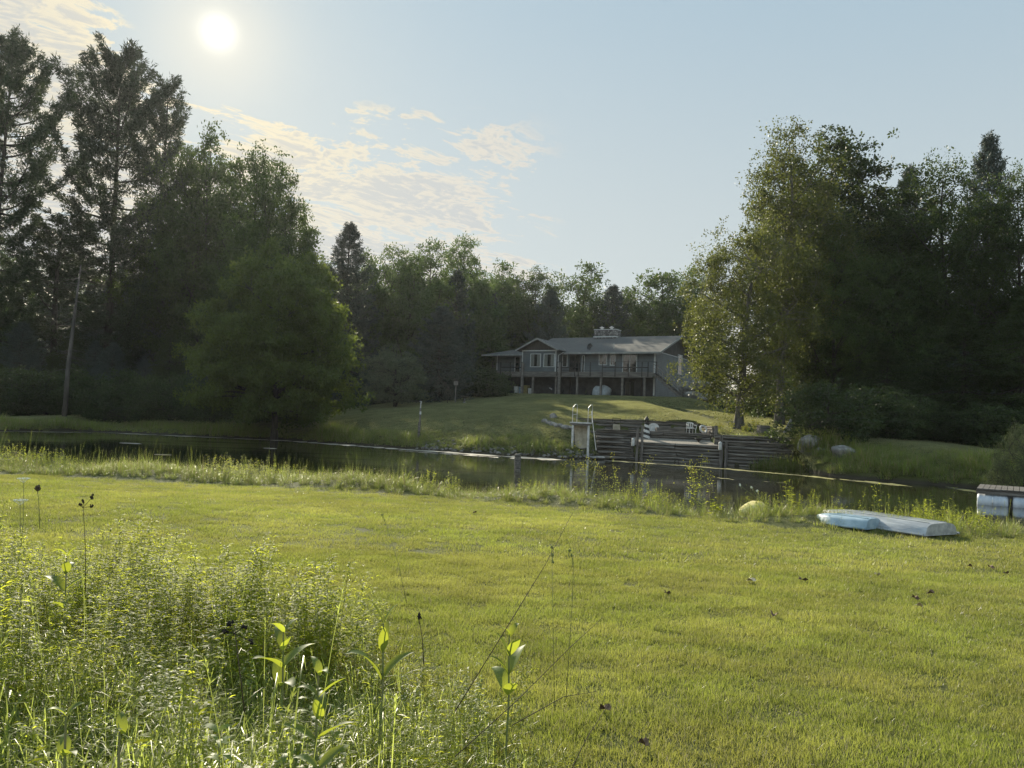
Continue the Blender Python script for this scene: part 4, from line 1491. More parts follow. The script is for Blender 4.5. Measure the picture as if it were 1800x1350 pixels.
def window(zx0, zx1, zy0, zy1, plane, kind='window', fr='trim', mull=1, curtain=False, side='y', fw=.09):
    a = zp(zx0, zy1, plane, side)
    b = zp(zx1, zy0, plane, side)
    if side == 'y':
        u0, u1 = min(a.x, b.x), max(a.x, b.x)
    else:
        u0, u1 = min(a.y, b.y), max(a.y, b.y)
    z0, z1 = min(a.z, b.z), max(a.z, b.z)
    if kind == 'sliding_door':
        z0 = ZF + .02 if plane > -3 and z1 > ZF else z0

    def bx(mb, p, q, r, s, d0, d1):
        if side == 'y':
            mb.box(p, q, plane - d1, plane - d0, r, s)
        else:
            mb.box(plane + d0, plane + d1, p, q, r, s)
    f = MB()
    bx(f, u0, u0 + fw, z0, z1, .003, .075)
    bx(f, u1 - fw, u1, z0, z1, .003, .075)
    bx(f, u0 + fw + .001, u1 - fw - .001, z1 - fw, z1, .003, .073)
    bx(f, u0 + fw + .001, u1 - fw - .001, z0, z0 + fw, .003, .073)
    for i in range(mull):
        c = u0 + (u1 - u0) * (i + 1) / (mull + 1)
        bx(f, c - .03, c + .03, z0 + fw + .001, z1 - fw - .001, .003, .055)
    fo = f.build(kind, fr, house)
    g = MB()
    bx(g, u0 + fw + .001, u1 - fw - .001, z0 + fw + .001, z1 - fw - .001, .004, .03)
    g.build('pane', 'glass', fo)
    if curtain:
        c_ = MB()
        n = 12
        for s_, e_ in ((0.0, .36), (.66, 1.0)):
            for i in range(n):
                p = u0 + fw + (u1 - u0 - 2 * fw) * (s_ + (e_ - s_) * i / n)
                q = u0 + fw + (u1 - u0 - 2 * fw) * (s_ + (e_ - s_) * (i + .8) / n)
                bx(c_, p + .002, q, z0 + fw + .06, z1 - fw - .02, .031, .034 + .006 * (i % 2))
        c_.build('curtain', 'curtain', fo)
    return fo


window(343, 424, 258, 357, BY, curtain=True, mull=0, fw=.07)
window(441, 526, 258, 357, BY, curtain=True, mull=0, fw=.07)
window(580, 620, 262, 356, 0, mull=0, fw=.07)
window(630, 716, 262, 400, 0, 'sliding_door', 'darkrail')
window(722, 746, 270, 400, 0, 'sliding_door', 'trim', 0, fw=.06)
window(848, 912, 259, 343, 0)
window(930, 976, 259, 347, 0)
window(1020, 1133, 257, 400, 0, 'sliding_door')
window(228, 276, 280, 400, 2.0, 'sliding_door', 'trim', 0)
window(1426, 1462, 272, 410, 0, side='x', mull=0)
window(1545, 1578, 375, 422, 0, side='x', mull=0)
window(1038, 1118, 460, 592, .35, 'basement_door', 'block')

# chimney
cx = lp(1067, 600, 7.0).x
ch = MB().box(cx - 1.45, cx + 1.45, 6.3, 7.8, ZR - .6, ZR + .92).build('chimney', 'stone', house)
cc_ = MB()
cc_.box(cx - 1.5, cx + 1.5, 6.25, 7.85, ZR + .922, ZR + 1.0)
cc_.box(cx - 1.52, cx + 1.52, 6.2, 7.9, ZR + .0, ZR + .12)
cc_.build('chimney_cap', 'trim', ch)
for dx0 in (-.75, .55):
    q = MB()
    q.tube([(cx + dx0, 7.05, ZR + 1.0), (cx + dx0, 7.05, ZR + 1.24)], .17, 12)
    q.tube([(cx + dx0, 7.05, ZR + 1.26), (cx + dx0, 7.05, ZR + 1.29), (cx + dx0, 7.05, ZR + 1.42)], [.30, .30, .06], 12)
    q.build('flue_cap', 'metal', ch)
# satellite dish on the roof
dc = lp(1036, 609, .4)
q = MB()
nrmv = Vector((-.25, -.9, .3)).normalized()
s1_, s2_ = nrmv.cross(Vector((0, 0, 1))).normalized(), None
s2_ = s1_.cross(nrmv)
vs, fs = [Vector((dc.x, .4, dc.z)) - nrmv * .09], []
for rr2, dp in ((.2, -.05), (.36, .0)):
    for k in range(16):
        a = 2 * math.pi * k / 16
        vs.append(Vector((dc.x, .4, dc.z)) + s1_ * math.cos(a) * rr2 + s2_ * math.sin(a) * rr2 * 1.1 + nrmv * dp)
for k in range(16):
    fs.append((0, 1 + k, 1 + (k + 1) % 16))
    fs.append((1 + k, 17 + k, 17 + (k + 1) % 16, 1 + (k + 1) % 16))
q.add(vs, fs)
q.tube([(dc.x, .4, dc.z - .1), (dc.x + .12, .55, dc.z - .62)], .03, 6)
q.tube([(dc.x, .4, dc.z - .35), (dc.x + .55, -.05, dc.z)], .018, 6)
q.box(dc.x + .5, dc.x + .62, -.1, 0, dc.z - .04, dc.z + .06)
so = q.build('satellite_dish', 'black', house)
MB().tube([(lp(1079, 610, 1.2).x, 1.2, ZE + .2), (lp(1079, 610, 1.2).x, 1.2, ZE + 1.05)], .05, 8).build('roof_vent', 'offwhite', house)

# deck
DY = -1.75
dk = MB()
DX0 = zp(62, 440, DY).x
dk.box(DX0, .35, DY, -.03, ZF - .12, ZF)
dk.box(DX0, BX0 - .03, -.028, 1.94, ZF - .12, ZF)
deck = dk.build('deck', 'deckwood', house)
MB().box(DX0 - .03, .38, DY - .06, DY - .004, ZF - .58, ZF + .03).build('deck_fascia', 'deckwood', deck)
jo = MB()
for i in range(14):
    x_ = DX0 + .2 + (.1 - DX0) * i / 14
    jo.box(x_, x_ + .06, DY + .01, -.05, ZF - .4, ZF - .122)
jo.build('deck_joists', 'darkrail', deck)
for zx in (62, 113, 361, 532, 688, 862, 1021, 1184):
    x_ = zp(zx, 500, DY + .1).x
    MB().box(x_ - .1, x_ + .1, DY + .02, DY + .22, -.3, ZF - .13).build('deck_post', 'deckpost', deck)
for zx in (636, 1164):
    x_ = zp(zx, 500, -.3).x
    MB().box(x_ - .08, x_ + .08, -.4, -.24, -.3, ZF - .41).build('deck_post', 'darkrail', deck)
for zx in (284, 556):
    x_ = zp(zx, 500, DY - .15).x
    MB().box(x_ - .13, x_ + .13, DY - .28, DY - .065, -.3, ZF + 1.05).build('deck_post', 'deckpost', deck)
rt = zp(900, 322, DY).z
rm = zp(900, 360, DY).z
rail = MB()
RXP = [zp(q_, 400, DY).x for q_ in (543, 574, 673, 699, 787, 877, 970, 1069, 1167, 1212, 1272)]
LXP = [zp(q_, 400, DY).x for q_ in (68, 128, 199, 283)]
for x_ in RXP + LXP:
    rail.box(x_ - .045, x_ + .045, DY - .13, DY - .064, ZF - .5, rt + .02)
for a, b in ((RXP[0], RXP[-1]), (LXP[0], LXP[-1])):
    rail.box(a - .1, b + .1, DY - .14, DY - .02, rt + .022, rt + .06)
    rail.box(a, b, DY - .062, DY - .02, ZF + .12, ZF + .16)
for i, j in ((0, 3), (5, 9)):
    rail.box(RXP[i], RXP[j], DY - .185, DY - .135, rm - .06, rm + .06)
rail.box(LXP[1], LXP[3], DY - .185, DY - .135, rm - .06, rm + .06)
rail.box(.3, .36, DY, -.3, rt + .02, rt + .06)
rail.build('railing', 'darkrail', deck)
# stairs
st = MB()
SL = 3.3
for yy in (DY - .02, DY + 1.15):
    st.beam((.4, yy, ZF - .15), (.4 + SL, yy, -.02), .06, .28)
n = 13
for i in range(n):
    x_ = .42 + SL * (i + .1) / n
    z_ = ZF - (ZF) * (i + 1) / n
    st.box(x_, x_ + .27, DY + .02, DY + 1.11, z_ + .02, z_ + .06)
stairs = st.build('staircase', 'deckwood', house)
sr = MB()
for yy in (DY - .08, DY + 1.22):
    sr.beam((.42, yy, ZF + .95), (.4 + SL, yy, .95), .06, .06)
    sr.beam((.42, yy, ZF + .5), (.4 + SL, yy, .5), .04, .05)
    for i in range(4):
        x_ = .45 + (SL - .1) * i / 3
        zz = ZF * (1 - (x_ - .4) / SL)
        sr.box(x_ - .04, x_ + .04, yy - .03, yy + .03, zz - .1, zz + .95)
sr.build('handrail', 'deckpost', stairs)


def hw(x, y, z=None):
    """House coordinates to world."""
    p = Matrix.Rotation(YAW, 3, 'Z') @ Vector((x, y, 0)) + HO
    return Vector((p.x, p.y, H(p.x, p.y) if z is None else HO.z + z))


def zground(zx, y):
    return hw(zp(zx, 560, y).x, y, 0.0)


# things kept under the deck
def bin_(name, zx, y, w, h, m, label, cat):
    b = zground(zx, y)
    e = empty(name, b, label, cat, rz=YAW)
    q = MB()
    q.add([(sx * w * k / 2, sy * w * k / 2, z) for z, k in ((0, .84), (h, 1.0)) for sx, sy in ((-1, -1), (1, -1), (1, 1), (-1, 1))],
          [(3, 2, 1, 0), (4, 5, 6, 7), (0, 1, 5, 4), (1, 2, 6, 5), (2, 3, 7, 6), (3, 0, 4, 7)])
    q.build('body', m, e, bevel=.02)
    MB().box(-w * .54, w * .54, -w * .54, w * .54, h + .003, h + .06).build('lid', m, e, bevel=.02)
    return e


bin_('storage_box', 243, -.9, .52, .95, 'offwhite', 'white storage box under the left end of the deck', 'box')
bin_('storage_box', 265, -.6, .45, .9, 'bluehull', 'blue storage box beside the white box under the deck', 'box')
bin_('rubbish_bin', 310, -.9, .70, 1.1, mat('ochre_plastic', (.18, .15, .05), (.25, .21, .08), 4, .6), 'ochre bin under the deck right of the blue box', 'bin')
bin_('bucket', 343, -1.0, .42, .75, 'offwhite', 'pale bucket with a lid beside the ochre bin', 'bucket')
cw = zground(548, -1.2)
ca = empty('garden_cart', cw, 'grey two-wheeled garden cart parked beside a deck post', 'cart', rz=YAW)
MB().add([(-.5, -.3, .35), (.5, -.3, .35), (.5, .3, .35), (-.5, .3, .35), (-.65, -.38, .75), (.6, -.38, .75), (.6, .38, .75), (-.65, .38, .75)],
         [(3, 2, 1, 0), (0, 1, 5, 4), (1, 2, 6, 5), (2, 3, 7, 6), (3, 0, 4, 7), (4, 5, 6, 7)]).build('tub', 'block', ca)
for s_ in (-1, 1):
    MB().tube([(.1, s_ * .42 - .03, .25), (.1, s_ * .42 + .03, .25)], .25, 16).build('wheel', 'darkrail', ca)
MB().tube([(-.6, -.2, .6), (-1.1, -.2, .9), (-1.1, .2, .9), (-.6, .2, .6)], .02, 6).build('handle', 'metal', ca)
tp = zground(862, -.9)
to = link('covered_heap', lump_mesh('covered_heap', (2.3, 1.2, 1.5), 'tarp', 8, .22, 3), loc=tp + Vector((0, 0, .40)))
to.rotation_euler = (0, 0, YAW)
tag(to, 'white tarpaulin thrown over a low heap under the deck', 'covered heap')
fw_ = zground(750, -.7)
fo_ = empty('potted_plant', fw_, 'small potted plant between deck posts under the deck', 'potted plant')
MB().lathe([(.12, 0), (.17, .3), (.18, .3), (.14, .26)], 12).build('pot', 'block', fo_)
link('leaves', leafy_stems(71, 9, .55, 'bush', .12, .03, 18, .08, .8, .5), fo_, (0, 0, .28))

# boulders holding the ground right of the stairs
bl = [(1207, 683, 84.5, 1.6, 1.3, 'rounded boulder at the left end of the upper row by the stairs'), (1231, 682, 85.5, 2.9, 1.7, 'largest long boulder in the upper row by the stairs'),
      (1262, 680, 86, 2.0, 1.5, 'boulder at the right end of the upper row by the stairs'), (1217, 697, 82.5, 1.7, 1.2, 'low boulder at the foot of the stairs'),
      (1242, 699, 82.5, 2.0, 1.1, 'flat low boulder in the lower row below the long boulder'), (1268, 700, 82.5, 1.8, 1.2, 'low boulder half behind the birch leaves'),
      (1222, 671, 87.5, 1.5, .8, 'small boulder on top of the row against the side wall'), (1228, 700, 81.9, .5, .9, 'small upright stone between two lower boulders')]
for i, (px, py, Y, sx, sz, lab) in enumerate(bl):
    p = at_d(px, py, Y)
    o = link('boulder', lump_mesh('boulder', (sx, sx * .8, sz), 'rock', 40 + i, .2), loc=p)
    o.rotation_euler = (0, 0, YAW + i)
    tag(o, lab, 'boulder', 'boulders beside the house stairs')

# ------------------------------------------------------------------ log terrace
rl = random.Random(3)


def log_wall(name, label, a, b, z0, z1, rad=.1, m='darktimber', cap=True, posts=(), depth=.2, seg=2.6):
    a, b = Vector((a[0], a[1], 0)), Vector((b[0], b[1], 0))
    L = (b - a).length
    e = empty(name, (a.x, a.y, z0), label, 'log wall', 'log walls of the terrace', math.atan2(b.y - a.y, b.x - a.x))
    q = MB()
    n = max(1, int(round((z1 - z0) / (rad * 2))))
    hgt = (z1 - z0) / n
    for i in range(n):
        x = 0.0
        while x < L - .1:
            l = min(L - x, seg * rl.uniform(.8, 1.25))
            dy_ = rl.uniform(-.035, .035)
            zc_ = hgt * (i + .5)
            r = hgt * .5 * rl.uniform(.9, 1.02)
            k = 7
            pts = [(x + l * j / (k - 1) * .985, dy_ + rl.uniform(-.008, .008), zc_ + rl.uniform(-.008, .008)) for j in range(k)]
            q.tube(pts, [r * rl.uniform(.94, 1.03) for _ in range(k)], 9)
            x += l
    q.box(0.02, L - .02, depth * .35, depth * .8, 0, z1 - z0 - .04)
    q.build('logs', m, e, smooth=False)
    if cap:
        MB().box(-.05, L + .05, -.13, .2, z1 - z0 + .004, z1 - z0 + .06).build('cap_board', 'timber', e)
    for (pxm, h0, h1, r) in posts:
        MB().tube([(pxm, -.2, h0 - z0), (pxm + .02, -.2, (h0 + h1) / 2 - z0), (pxm, -.19, h1 - z0)], [r, r * .95, r * .9], 9).build('post', 'post', e)
    return e


f0, f1, f2, f3 = TW['f0'], TW['f1'], TW['f2'], TW['f3']
LA = (Vector((f2.x, f2.y, 0)) - Vector((f1.x, f1.y, 0))).length
log_wall('log_wall', 'long dark log wall rising from the water below the brick walk', f1, f2, -.25, 1.15, .105, posts=((-.12, -.3, 2.0, .09), (.18, -.3, 2.15, .08), (LA - .06, -.3, 1.75, .10)), cap=False)
log_wall('log_wall', 'right-hand log wall at the water, partly behind reeds', Vector((f2.x + .1, f2.y, 0)), f3, -.25, 1.36, .105, posts=((.12, -.3, 1.4, .09),))
u2 = Vector((0.25, .95, 0))
log_wall('log_wall', 'upper log tier set back above the right-hand log wall', Vector((f2.x - .3, f2.y + .75, 0)), Vector((f3.x + 1.0, f3.y + .75, 0)), 1.1, 1.72, .1)
for i in range(5):
    z1 = .18 + .30 * i
    o_ = .42 * i
    log_wall('log_step', 'timber step number %s from the water left of the double posts' % ('one', 'two', 'three', 'four', 'five')[i],
             Vector((f0.x + .1 + .05 * i, f0.y + o_, 0)), Vector((f1.x - .25, f1.y + o_, 0)), z1 - .5, z1, .09, cap=False)
    MB_ = MB().box(f0.x + .2, f1.x - .3, f1.y + o_ + .16, f1.y + o_ + .66, z1 - .12, z1 - .03)
    t_ = MB_.build('step_fill', 'deckwood')
    tag(t_, 'earth and board fill behind timber step number %s' % ('one', 'two', 'three', 'four', 'five')[i], 'step fill', 'step fills')
m0 = Vector((f0.x + .3, f0.y + 2.15, 0))
m1_ = Vector((f2.x - .1, f2.y + 2.35, 0))
log_wall('log_wall', 'low log wall between the brick walk and the chair terrace', m0, m1_, 1.0, 1.74, .1, posts=((7.6, 1.0, 2.3, .11),))
b0, b1 = TW['b0'], TW['b1']
log_wall('log_wall', 'long back log wall holding the sunlit lawn behind the terrace', b0, b1, 1.45, 2.42, .12)
log_wall('log_wall', 'short log wall stepping down from the back wall toward the birch', Vector((b1.x + .1, b1.y, 0)), Vector((b1.x + 2.2, b1.y - 1.2, 0)), 1.45, 2.1, .11)
log_wall('log_wall', 'log wall closing the right end of the chair terrace', Vector((b1.x + .08, b1.y - .1, 0)), Vector((f2.x + .15, m1_.y + .3, 0)), 1.4, 2.2, .11)
# brick walk and terrace floor
q = MB()
q.add([(f1.x - .1, f1.y + .15, 1.14), (f2.x - .1, f2.y + .15, 1.14), (f2.x - .1, f2.y + 2.25, 1.38), (f1.x - .1, f1.y + 2.1, 1.38),
       (f1.x - .1, f1.y + .15, .9), (f2.x - .1, f2.y + .15, .9), (f2.x - .1, f2.y + 2.25, .9), (f1.x - .1, f1.y + 2.1, .9)],
      [(0, 1, 2, 3), (7, 6, 5, 4), (0, 4, 5, 1), (1, 5, 6, 2), (2, 6, 7, 3), (3, 7, 4, 0)])
tag(q.build('brick_path', 'brickpave'), 'worn brick walk on top of the water wall', 'path', kind='structure')
q = MB()
q.add([(m0.x, m0.y + .1, 1.62), (m1_.x, m1_.y + .1, 1.62), (b1.x, b1.y - .1, 1.62), (b0.x, b0.y - .1, 1.62), (m0.x, m0.y + .1, 1.3), (m1_.x, m1_.y + .1, 1.3), (b1.x, b1.y - .1, 1.3), (b0.x, b0.y - .1, 1.3)],
      [(0, 1, 2, 3), (7, 6, 5, 4), (0, 4, 5, 1), (1, 5, 6, 2), (2, 6, 7, 3), (3, 7, 4, 0)])
tag(q.build('terrace_floor', 'deckwood'), 'boarded floor of the log terrace', 'floor', kind='structure')


def T2(zx, zy, Y):
    return at_d(940 + zx / 3.75, 700 + zy / 3.75, Y)


# ornamental lighthouse
lb = T2(735, 273, 48.9)
lh = empty('lighthouse_ornament', (lb.x, lb.y, 1.14), 'man-high garden lighthouse with black and white spiral stripes on the brick walk', 'lighthouse ornament')
k, nz_ = 28, 40
bm = bmesh.new()
rings = []
for j in range(nz_ + 1):
    z = .12 + 1.02 * j / nz_
    r = .26 - .13 * j / nz_
    rings.append([bm.verts.new((r * math.cos(6.2832 * i / k), r * math.sin(6.2832 * i / k), z)) for i in range(k)])
for j in range(nz_):
    for i in range(k):
        f = bm.faces.new((rings[j][i], rings[j][(i + 1) % k], rings[j + 1][(i + 1) % k], rings[j + 1][i]))
        f.material_index = int(((j / nz_) * 3.1 + i / k) % 1.0 > .5)
me = bpy.data.meshes.new('tower')
bm.to_mesh(me)
bm.free()
me.materials.append(M['white'])
me.materials.append(M['black'])
link('tower', me, lh)
MB().lathe([(.34, 0), (.34, .06), (.28, .12)], 8).build('base', 'rock', lh)
MB().lathe([(.19, 1.14), (.20, 1.18), (.10, 1.19)], 12).build('gallery', 'black', lh)
MB().lathe([(.085, 1.19), (.085, 1.36)], 8).build('lantern_glass', 'glass', lh)
q = MB().lathe([(.17, 1.37), (.12, 1.45), (.03, 1.58), (.012, 1.66)], 10)
for i in range(6):
    a = i * 1.047
    q.tube([(.1 * math.cos(a), .1 * math.sin(a), 1.19), (.1 * math.cos(a), .1 * math.sin(a), 1.37)], .010, 4)
q.build('lantern_roof', 'black', lh)

# white plastic armchair
cb = T2(1030, 228, 51.2)
chr_ = empty('garden_chair', (cb.x, cb.y, 1.62), 'white plastic armchair on the terrace facing the pond', 'chair', rz=.25)
MB().box(-.24, .24, -.22, .24, .41, .44).build('seat', 'white', chr_, bevel=.015)
vs, fs = [], []
nn_ = 11
for j in range(6):
    for i in range(nn_):
        a = -1.25 + 2.5 * i / (nn_ - 1)
        zt = .46 + (.40 - .10 * (abs(a) / 1.25) ** 3) * j / 5
        vs.append((math.sin(a) * .27, .10 + math.cos(a) * (.17 + .05 * j / 5), zt))
for j in range(5):
    for i in range(nn_ - 1):
        if i % 2 == 0 or j in (0, 4):
            a = j * nn_ + i
            fs.append((a, a + 1, a + 1 + nn_, a + nn_))
bo = MB().add(vs, fs).build('backrest', 'white', chr_)
md = bo.modifiers.new('solid', 'SOLIDIFY')
md.thickness = .018
for sx in (-1, 1):
    for sy in (-1, 1):
        MB().beam((sx * .25, sy * .22, 0), (sx * .22, sy * .2, .42), .04, .035).build('leg', 'white', chr_)
    MB().tube([(sx * .26, -.2, .40), (sx * .28, -.2, .64), (sx * .28, -.05, .66), (sx * .27, .16, .67)], .022, 6).build('armrest', 'white', chr_)

# folding lounge chair seen from behind
fb_ = T2(538, 200, 53.4)
fc = empty('folding_chair', (fb_.x, fb_.y, 1.62), 'folding chair with a beige cloth back by the back log wall', 'folding chair', rz=-.1)
q = MB()
for sx in (-.27, .27):
    q.tube([(sx, -.1, 0), (sx, .05, .45), (sx, .16, .92)], .018, 6)
    q.tube([(sx, .4, 0), (sx, .0, .45)], .018, 6)
    q.tube([(sx, -.3, .62), (sx, .1, .62)], .018, 6)
q.tube([(-.27, .16, .92), (.27, .16, .92)], .018, 6)
q.build('frame', 'darkrail', fc)
MB().box(-.25, .25, -.12, -.10, .05, .52).build('leg_panel', 'beige', fc)
MB().box(-.25, .25, .02, .34, .44, .46).build('seat', 'beige', fc)

# white round-topped panel
wb = T2(785, 213, 52.6)
q = MB()
prof_ = [(-.36, 0), (.36, 0), (.36, .42)] + [(.36 * math.cos(a), .42 + .28 * math.sin(a)) for a in np.linspace(.2, 2.94, 12)] + [(-.36, .42)]
vs = [(x_, 0, z_) for x_, z_ in prof_] + [(x_, .05, z_) for x_, z_ in prof_]
n = len(prof_)
q.add(vs, [tuple(range(n)), tuple(range(2 * n - 1, n - 1, -1))] + [(i, i + n, (i + 1) % n + n, (i + 1) % n) for i in range(n)])
o = q.build('table_leaf', 'offwhite', loc=(wb.x, wb.y, 1.622))
o.rotation_euler = (-.12, 0, 0)
tag(o, 'white round-topped panel leaning behind the lighthouse ornament', 'panel')
# planter box, urn, square box, stones
pb = T2(890, 222, 52.0)
e = empty('planter_box', (pb.x, pb.y, 1.622), 'long dark timber planter between the white panel and the armchair', 'planter')
q = MB()
for a_ in ((-.95, .95, -.25, -.2), (-.95, .95, .2, .25), (-.95, -.9, -.198, .198), (.9, .95, -.198, .198)):
    q.box(a_[0], a_[1], a_[2], a_[3], 0, .42)
q.build('boards', 'darktimber', e)
MB().box(-.89, .89, -.19, .19, .02, .36).build('soil', 'soil', e)
ub = T2(1080, 290, 46.9)
e = empty('garden_urn', (ub.x, ub.y, 1.142), 'small dark urn standing on the right end of the brick walk', 'urn')
MB().lathe([(.13, 0), (.13, .04), (.05, .08), (.05, .18), (.17, .26), (.24, .36), (.22, .37), (.15, .28), (.02, .26)], 14).build('bowl', 'darkrail', e, smooth=True)
link('leaves', leafy_stems(75, 10, .22, 'bush', .07, .02, 12, .1, .8, .4), e, (0, 0, .26))
sb = T2(1505, 268, 48.2)
p = Vector((sb.x, sb.y, H(sb.x, sb.y)))
e = empty('planter_box', p, 'square dark box right of the birch trunk', 'planter', rz=.1)
q = MB()
for a_ in ((-.3, .3, -.3, -.25), (-.3, .3, .25, .3), (-.3, -.25, -.248, .248), (.25, .3, -.248, .248)):
    q.box(a_[0], a_[1], a_[2], a_[3], -.05, .42)
q.build('boards', 'darktimber', e)
MB().box(-.24, .24, -.24, .24, .0, .34).build('soil', 'soil', e)
p1, p2_ = T2(1516, 215, 48.4), T2(1562, 262, 48.0)
tag(MB().tube([(p2_.x, p2_.y, H(p2_.x, p2_.y) - .05), ((p1.x + p2_.x) / 2, p1.y, p1.z - .25), (p1.x, p1.y, p1.z)], [.045, .04, .02], 6).build('fallen_branch', 'bark'),
    'crooked bare branch leaning on the square box', 'branch')
sp = T2(1665, 265, 47.0)
o = link('standing_stone', lump_mesh('standing_stone', (.32, .25, 1.1), 'palerock', 77, .15), loc=(sp.x, sp.y, H(sp.x, sp.y) + .28))
o.rotation_euler = (0, .38, 0)
tag(o, 'leaning pointed pale stone standing in the grass right of the birch', 'stone')
for i, (px, py, Y, sx, sz, lab, mm) in enumerate([
        (1424, 783, 42.3, 1.15, 1.05, 'big pale boulder at the right end of the log walls', 'palerock'), (1441, 795, 41.5, .6, .45, 'small boulder leaning on the right of the big pale boulder', 'rock'),
        (1481, 795, 40.2, 1.15, .62, 'flat grey boulder alone in the bank grass on the right', 'rock'), (972, 733, 54.0, .55, .5, 'square stump-like stone at the left end of the back log wall', 'rock')]):
    p = at_d(px, py, Y)
    o = link('boulder', lump_mesh('boulder', (sx, sx * .8, sz), mm, 60 + i, .2), loc=p)
    tag(o, lab, 'boulder')
names_ = ['first', 'second', 'third', 'fourth', 'fifth', 'sixth', 'seventh', 'eighth']
for i, (px, py) in enumerate([(958, 739), (965, 742), (972, 744), (979, 747), (986, 748), (993, 750), (1000, 751), (1008, 753)]):
    p = hit(px, py + 3)
    o = link('edging_stone', lump_mesh('edging_stone', (.45 + .1 * (i % 3), .4, .32), 'palerock', 80 + i, .25, 2), loc=p + Vector((0, 0, .05)))
    o.rotation_euler = (0, 0, i * 1.7)
    tag(o, 'pale stone, %s from the left in the row edging the lawn corner' % names_[i], 'stone', 'stones edging the lawn corner')
# stones at the waterline, too many and small to tell apart
pts = []
for i in range(260):
    x_ = rl.uniform(-6, 7.8)
    y_ = float(np.interp(x_, fx, fy)) + abs(rl.gauss(.1, .35)) + .05
    pts.append((x_, y_, H(x_, y_) + .02))
scatter('waterline_stones', [lump_mesh('waterline_stone', (.26, .2, .13), 'rock', 95 + i, .25, 2) for i in range(3)], np.array(pts), [rl.uniform(0, 6) for _ in pts],
        [rl.uniform(.35, 1.2) for _ in pts], [rl.randint(0, 2) for _ in pts], 'loose stones strewn along the far waterline', 'stones')
for i, (px, py, w) in enumerate([(990, 801, 1.5), (1050, 804, 1.0)]):
    p = on_z(px, py, .12)
    o = link('flat_stone', lump_mesh('flat_stone', (w, .6, .14), 'palerock', 110 + i, .12), loc=p)
    tag(o, ['long flat stone at the water under the diving stand', 'short flat stone at the water right of the diving stand'][i], 'stone')
# lanterns on the posts, ring buoy
for i, (zx, zy, Y, lab) in enumerate([(648, 287, 47.0, 'white lantern hanging low on the double posts'), (1222, 312, 44.9, 'white lantern hanging on the middle wall post')]):
    p = T2(zx, zy, Y)
    e = empty('lantern', p, lab, 'lantern')
    MB().lathe([(.09, -.25), (.10, -.22), (.10, .15), (.04, .22), (.01, .24)], 10).build('body', 'offwhite', e)
    MB().tube([(0, 0, .24), (.0, .02, .33), (.12, .1, .34)], .012, 5).build('hook', 'black', e)
rb = T2(1112, 205, 49.0)
bm = bmesh.new()
vs = []
for i in range(28):
    a = i / 28 * 6.2832
    vs.append([bm.verts.new(((.24 + .06 * math.cos(b_)) * math.cos(a), (.06 * math.sin(b_)), (.24 + .06 * math.cos(b_)) * math.sin(a))) for b_ in np.linspace(0, 6.2832, 9)[:-1]])
for i in range(28):
    for j in range(8):
        bm.faces.new((vs[i][j], vs[(i + 1) % 28][j], vs[(i + 1) % 28][(j + 1) % 8], vs[i][(j + 1) % 8]))
me = bpy.data.meshes.new('ring_buoy')
bm.to_mesh(me)
bm.free()
me.materials.append(M['offwhite'])
me.polygons.foreach_set('use_smooth', [True] * len(me.polygons))
o = link('ring_buoy', me, loc=rb)
o.rotation_euler = (-.5, .5, .2)
tag(o, 'white ring hanging round the short post behind the brick walk', 'ring buoy')

# ------------------------------------------------------------------ diving stand
sp_ = at_d(1021, 743, 47.6)
zg = 0.0
e = empty('diving_stand', (sp_.x, sp_.y, 0), 'pale raised diving stand with two curved handrails at the waterline', 'diving stand', rz=-.12)
PZ = sp_.z
q = MB()
q.box(-.66, .66, -.55, .62, PZ - .05, PZ + .03)
q.build('platform', 'offwhite', e, bevel=.01)
MB().box(-.62, .62, -.5, .57, PZ - .16, PZ - .052).build('platform_frame', 'timber', e)
for sx in (-.47, .50):
    MB().tube([(sx, -.42, -.4), (sx * .98, -.42, PZ - .05)], .075, 10).build('leg', 'offwhite', e)
for sx in (-.40, .42):
    MB().tube([(sx, .45, -.1), (sx, .45, PZ - .05)], .05, 8).build('leg', 'timber', e)
for sx in (-.50, .44):
    q = MB()
    q.tube([(sx, -.45, PZ), (sx, -.45, PZ + .72), (sx + .01, -.42, PZ + .92), (sx + .12, -.25, PZ + 1.08), (sx + .22, .1, PZ + 1.13), (sx + .24, .30, PZ + 1.05), (sx + .24, .34, PZ + .8), (sx + .24, .34, PZ)], .019, 8)
    q.tube([(sx, -.45, PZ + .45), (sx + .14, 0, PZ + .50), (sx + .24, .33, PZ + .52)], .014, 6)
    q.build('handrail', 'metal', e)
q = MB()
for sy in (.2, .62):
    q.tube([(.62, sy, PZ + .75), (.72, sy, PZ), (.98, sy, .5)], .028, 6)
for i in range(7):
    t = i / 7
    q.tube([(.72 + .26 * t, .2, PZ - (PZ - .5) * t), (.72 + .26 * t, .62, PZ - (PZ - .5) * t)], .02, 5)
q.build('ladder', 'metal', e)
q = MB()
q.beam((-.02, .05, PZ - .17), (.10, -.05, PZ - 1.55), .84, .04, up=(0, 1, 0))
bd = q.build('hanging_board', 'beige', e)
q = MB()
q.beam((-.46, .02, PZ - .17), (-.30, -.08, PZ - 1.57), .05, .06)
q.beam((.42, .02, PZ - .17), (.54, -.08, PZ - 1.57), .05, .06)
q.beam((-.32, -.08, PZ - 1.58), (.55, -.08, PZ - 1.58), .06, .05)
q.build('board_edge', 'darktimber', bd)

